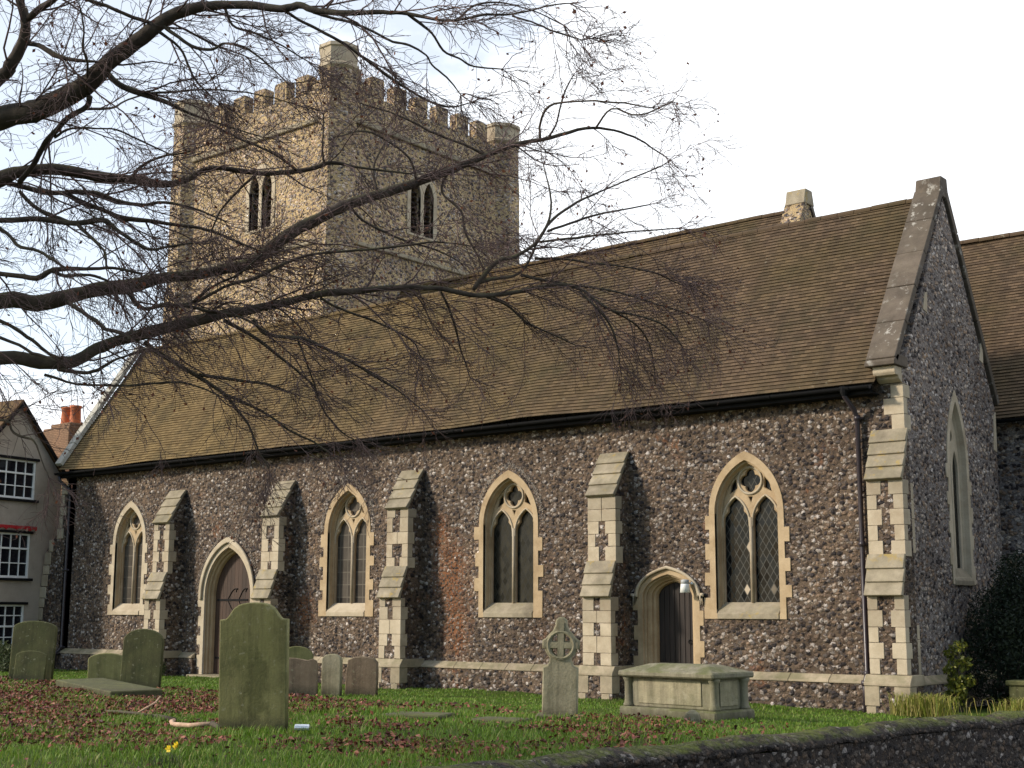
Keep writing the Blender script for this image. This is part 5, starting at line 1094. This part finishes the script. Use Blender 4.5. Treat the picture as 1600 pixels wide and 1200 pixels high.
def tubes_mesh(name, P, Rr, mat, sides=3):
    """P (n,k,3), Rr (n,k): thin tubes in one mesh"""
    n, k, _ = P.shape; T = np.gradient(P, axis=1); T /= np.linalg.norm(T, axis=2)[..., None] + 1e-9
    ref = np.where(np.abs(T[..., 2:3]) > .9, np.array([1., 0, 0]), np.array([0, 0, 1.])); A = np.cross(T, ref); A /= np.linalg.norm(A, axis=2)[..., None] + 1e-9; B = np.cross(T, A)
    an = np.arange(sides) * 2 * math.pi / sides
    V = P[:, :, None, :] + Rr[:, :, None, None] * (A[:, :, None, :] * np.cos(an)[None, None, :, None] + B[:, :, None, :] * np.sin(an)[None, None, :, None])
    idx = np.arange(n * k * sides).reshape(n, k, sides); a = idx[:, :-1]; b = idx[:, 1:]
    Fq = np.stack([a, np.roll(a, -1, 2), np.roll(b, -1, 2), b], -1).reshape(-1, 4)
    me = bpy.data.meshes.new(name); nv = n * k * sides; nf = len(Fq)
    me.vertices.add(nv); me.vertices.foreach_set('co', V.reshape(-1).astype(np.float32)); me.loops.add(nf * 4); me.loops.foreach_set('vertex_index', Fq.reshape(-1).astype(np.int32))
    me.polygons.add(nf); me.polygons.foreach_set('loop_start', (np.arange(nf) * 4).astype(np.int32)); me.polygons.foreach_set('loop_total', np.full(nf, 4, np.int32)); me.update(calc_edges=True); me.validate()
    o = bpy.data.objects.new(name, me); COL.objects.link(o); return finish(o, mat, None, True)
src = []       # (points, radii, density)
for dens, pts in LIMBS:
    A = np.array(pts, float); P3 = catmull(np.c_[A[:, :3] / 100, A[:, 3] / 1000 * 1.0], 4); seg = np.linalg.norm(np.diff(P3[:, :3], axis=0), axis=1).mean()
    wob = np.cumsum(rg.normal(0, seg * .035, (len(P3), 3)), 0); wob -= np.linspace(0, 1, len(P3))[:, None] * wob[-1]; P3[:, :3] += wob
    rad = np.maximum(P3[:, 3], .004) * (1 + rg.normal(0, .035, len(P3)))
    mb = MB(); mb.tube([tuple(p) for p in P3[:, :3]], rad.tolist(), 12 if rad[0] > .08 else 7 if rad[0] > .03 else 5); BT(mb.build('limb', 'bark', None, True))
    src.append((P3[:, :3], rad, dens / 10))
# unseen crown limbs added south and west of the trunk to shade the foreground
for k in range(13):
    a = R(172 + k * 13 + rg.uniform(-5, 5)); h0 = rg.uniform(4.0, 8.5); Lh = rg.uniform(6.5, 10.5); q = [Vector((-2.7, -20.35, h0))]; d = Vector((math.cos(a), math.sin(a), rg.uniform(.12, .5)))
    for j in range(6): q.append(q[-1] + d.normalized() * Lh / 6); d += Vector((rg.normal(0, .12), rg.normal(0, .12), rg.normal(-.03, .10)))
    P3 = catmull(np.array([[*v, 0] for v in q]), 4)[:, :3]; rad = np.linspace(rg.uniform(.10, .15), .012, len(P3))
    mb = MB(); mb.tube([tuple(v) for v in P3], rad.tolist(), 8); BT(mb.build('limb', 'bark', None, True)); src.append((P3, rad, 1.5))
    for j in range(3):
        i = int(rg.integers(6, 18)); p0 = Vector(P3[i]); t = (Vector(P3[i + 1]) - p0).normalized(); d2 = (t + Vector((rg.normal(0, .6), rg.normal(0, .6), rg.uniform(-.3, .5)))).normalized(); qq = [p0]
        if d2.x > .2: d2.x = -.2
        for _ in range(4): qq.append(qq[-1] + d2 * rg.uniform(.5, .9)); d2 = (d2 + Vector((rg.normal(0, .2), rg.normal(0, .2), rg.normal(0, .12)))).normalized()
        P4 = catmull(np.array([[*v, 0] for v in qq]), 4)[:, :3]; r4 = np.linspace(rad[i] * .6, .008, len(P4)); mb = MB(); mb.tube([tuple(v) for v in P4], r4.tolist(), 6); BT(mb.build('limb', 'bark', None, True)); src.append((P4, r4, 1.5))
def unit(v): return v / (np.linalg.norm(v, axis=-1, keepdims=True) + 1e-9)
def shoots(pos, tan, length, r0, r1, spread, bias, curl, k=NP, wig=.26):
    """grow n shoots from pos, leaving the parent's direction tan at an angle"""
    n = len(pos); rv = rg.normal(size=(n, 3)); rv[:, 2] *= .85; perp = unit(rv - tan * (rv * tan).sum(1, keepdims=True))
    an = rg.uniform(spread[0], spread[1], n)[:, None]; d = unit(tan * np.cos(an) + perp * np.sin(an) + np.array(bias)); st = (length / (k - 1))[:, None]
    P = [pos]; cur = d
    for i in range(k - 1):
        P.append(P[-1] + cur * st); cur = unit(cur + rg.normal(0, wig, (n, 3)) + np.array(curl) / k)
    P = np.stack(P, 1); t = np.linspace(0, 1, k)[None]; Rr = r0[:, None] * (1 - t) + r1[:, None] * t
    return P, Rr
# first order shoots from the limbs
pos, tan, ln, r0 = [], [], [], []
for P3, rad, dens in src:
    seg = np.linalg.norm(np.diff(P3, axis=0), axis=1); cum = np.r_[0, np.cumsum(seg)]; L = cum[-1]; first = rad[0] > .12
    n = max(2, int(L * 3.3 * dens)); s = rg.uniform(.30 if first else .08, 1.0, n) * L
    i = np.clip(np.searchsorted(cum, s) - 1, 0, len(seg) - 1); f = ((s - cum[i]) / seg[i])[:, None]
    pos.append(P3[i] * (1 - f) + P3[i + 1] * f); tan.append(unit(P3[i + 1] - P3[i])); rr = rad[i]
    ln.append(rg.uniform(.5, 1.5, n) * np.clip(.35 + rr / .03, .42, 1.15)); r0.append(np.clip(rr * .42, .004, .011))
    # the limb's own end carries on as a fan
    m = 5; pos.append(np.repeat(P3[-1:], m, 0)); tan.append(np.repeat(unit(P3[-1:] - P3[-3:-2]), m, 0)); ln.append(rg.uniform(.2, .42, m)); r0.append(np.full(m, .0045))
pos, tan, ln, r0 = map(np.concatenate, (pos, tan, ln, r0))
P1, R1 = shoots(pos, tan, ln, r0, np.full(len(r0), .0032), (.35, 1.15), (.10, .06, -.12), (.10, .10, -.30), 7, .17)
def side(P, Rr, per, lo, hi, spread, bias, curl, ra, rb, k=NP, tmin=.12):
    n, kk, _ = P.shape; L = np.linalg.norm(np.diff(P, axis=1), axis=2).sum(1); cnt = rg.poisson(per * L) ; idx = np.repeat(np.arange(n), cnt); t = rg.uniform(tmin, 1, len(idx)) * (kk - 1); i = np.minimum(t.astype(int), kk - 2); f = (t - i)[:, None]
    p = P[idx, i] * (1 - f) + P[idx, i + 1] * f; tn = unit(P[idx, i + 1] - P[idx, i]); rr = np.minimum(Rr[idx, i] * .75, ra)
    l = rg.uniform(lo, hi, len(idx)) * (1.15 - .5 * t / (kk - 1)); return shoots(p, tn, l, rr, np.full(len(idx), rb), spread, bias, curl, k)
P2, R2_ = side(P1, R1, 8.5, .20, .62, (.4, 1.0), (.06, .03, -.10), (.08, .06, -.25), .0046, .0024, 6)
P3_, R3 = side(P2, R2_, 11.0, .09, .34, (.4, 1.0), (.04, .02, -.06), (.05, .05, -.15), .0034, .0020, 4)
BT(tubes_mesh('branchlets', P1, R1, 'twig', 4)); BT(tubes_mesh('twigs', P2, R2_, 'twig')); BT(tubes_mesh('fine_twigs', P3_, R3, 'twig'))
# a few dead leaves still hanging
tips = np.concatenate([P3_[:, -1], P2[:, -1]]); tips = tips[rg.random(len(tips)) < .08]
cl = P1[rg.choice(len(P1), 14)][:, -2]; tips = np.concatenate([tips, (cl[:, None, :] + rg.normal(0, .14, (14, 16, 3))).reshape(-1, 3)]); n = len(tips)
u = rg.normal(size=(n, 3)); u[:, 2] -= .8; u = unit(u); w = unit(np.cross(u, rg.normal(size=(n, 3)))); s = rg.uniform(.030, .055, n)[:, None]
V = np.stack([tips, tips + u * s * .5 + w * s * .32, tips + u * s, tips + u * s * .5 - w * s * .32], 1).reshape(-1, 3)
me = bpy.data.meshes.new('dead_leaves'); me.from_pydata(V.tolist(), [], [(4 * i, 4 * i + 1, 4 * i + 2, 4 * i + 3) for i in range(n)]); me.update(); o = bpy.data.objects.new('dead_leaves', me); COL.objects.link(o); finish(o, 'dead_leaf'); BT(o)
print('twigs', len(P1), len(P2), len(P3_), 'leaves', n)
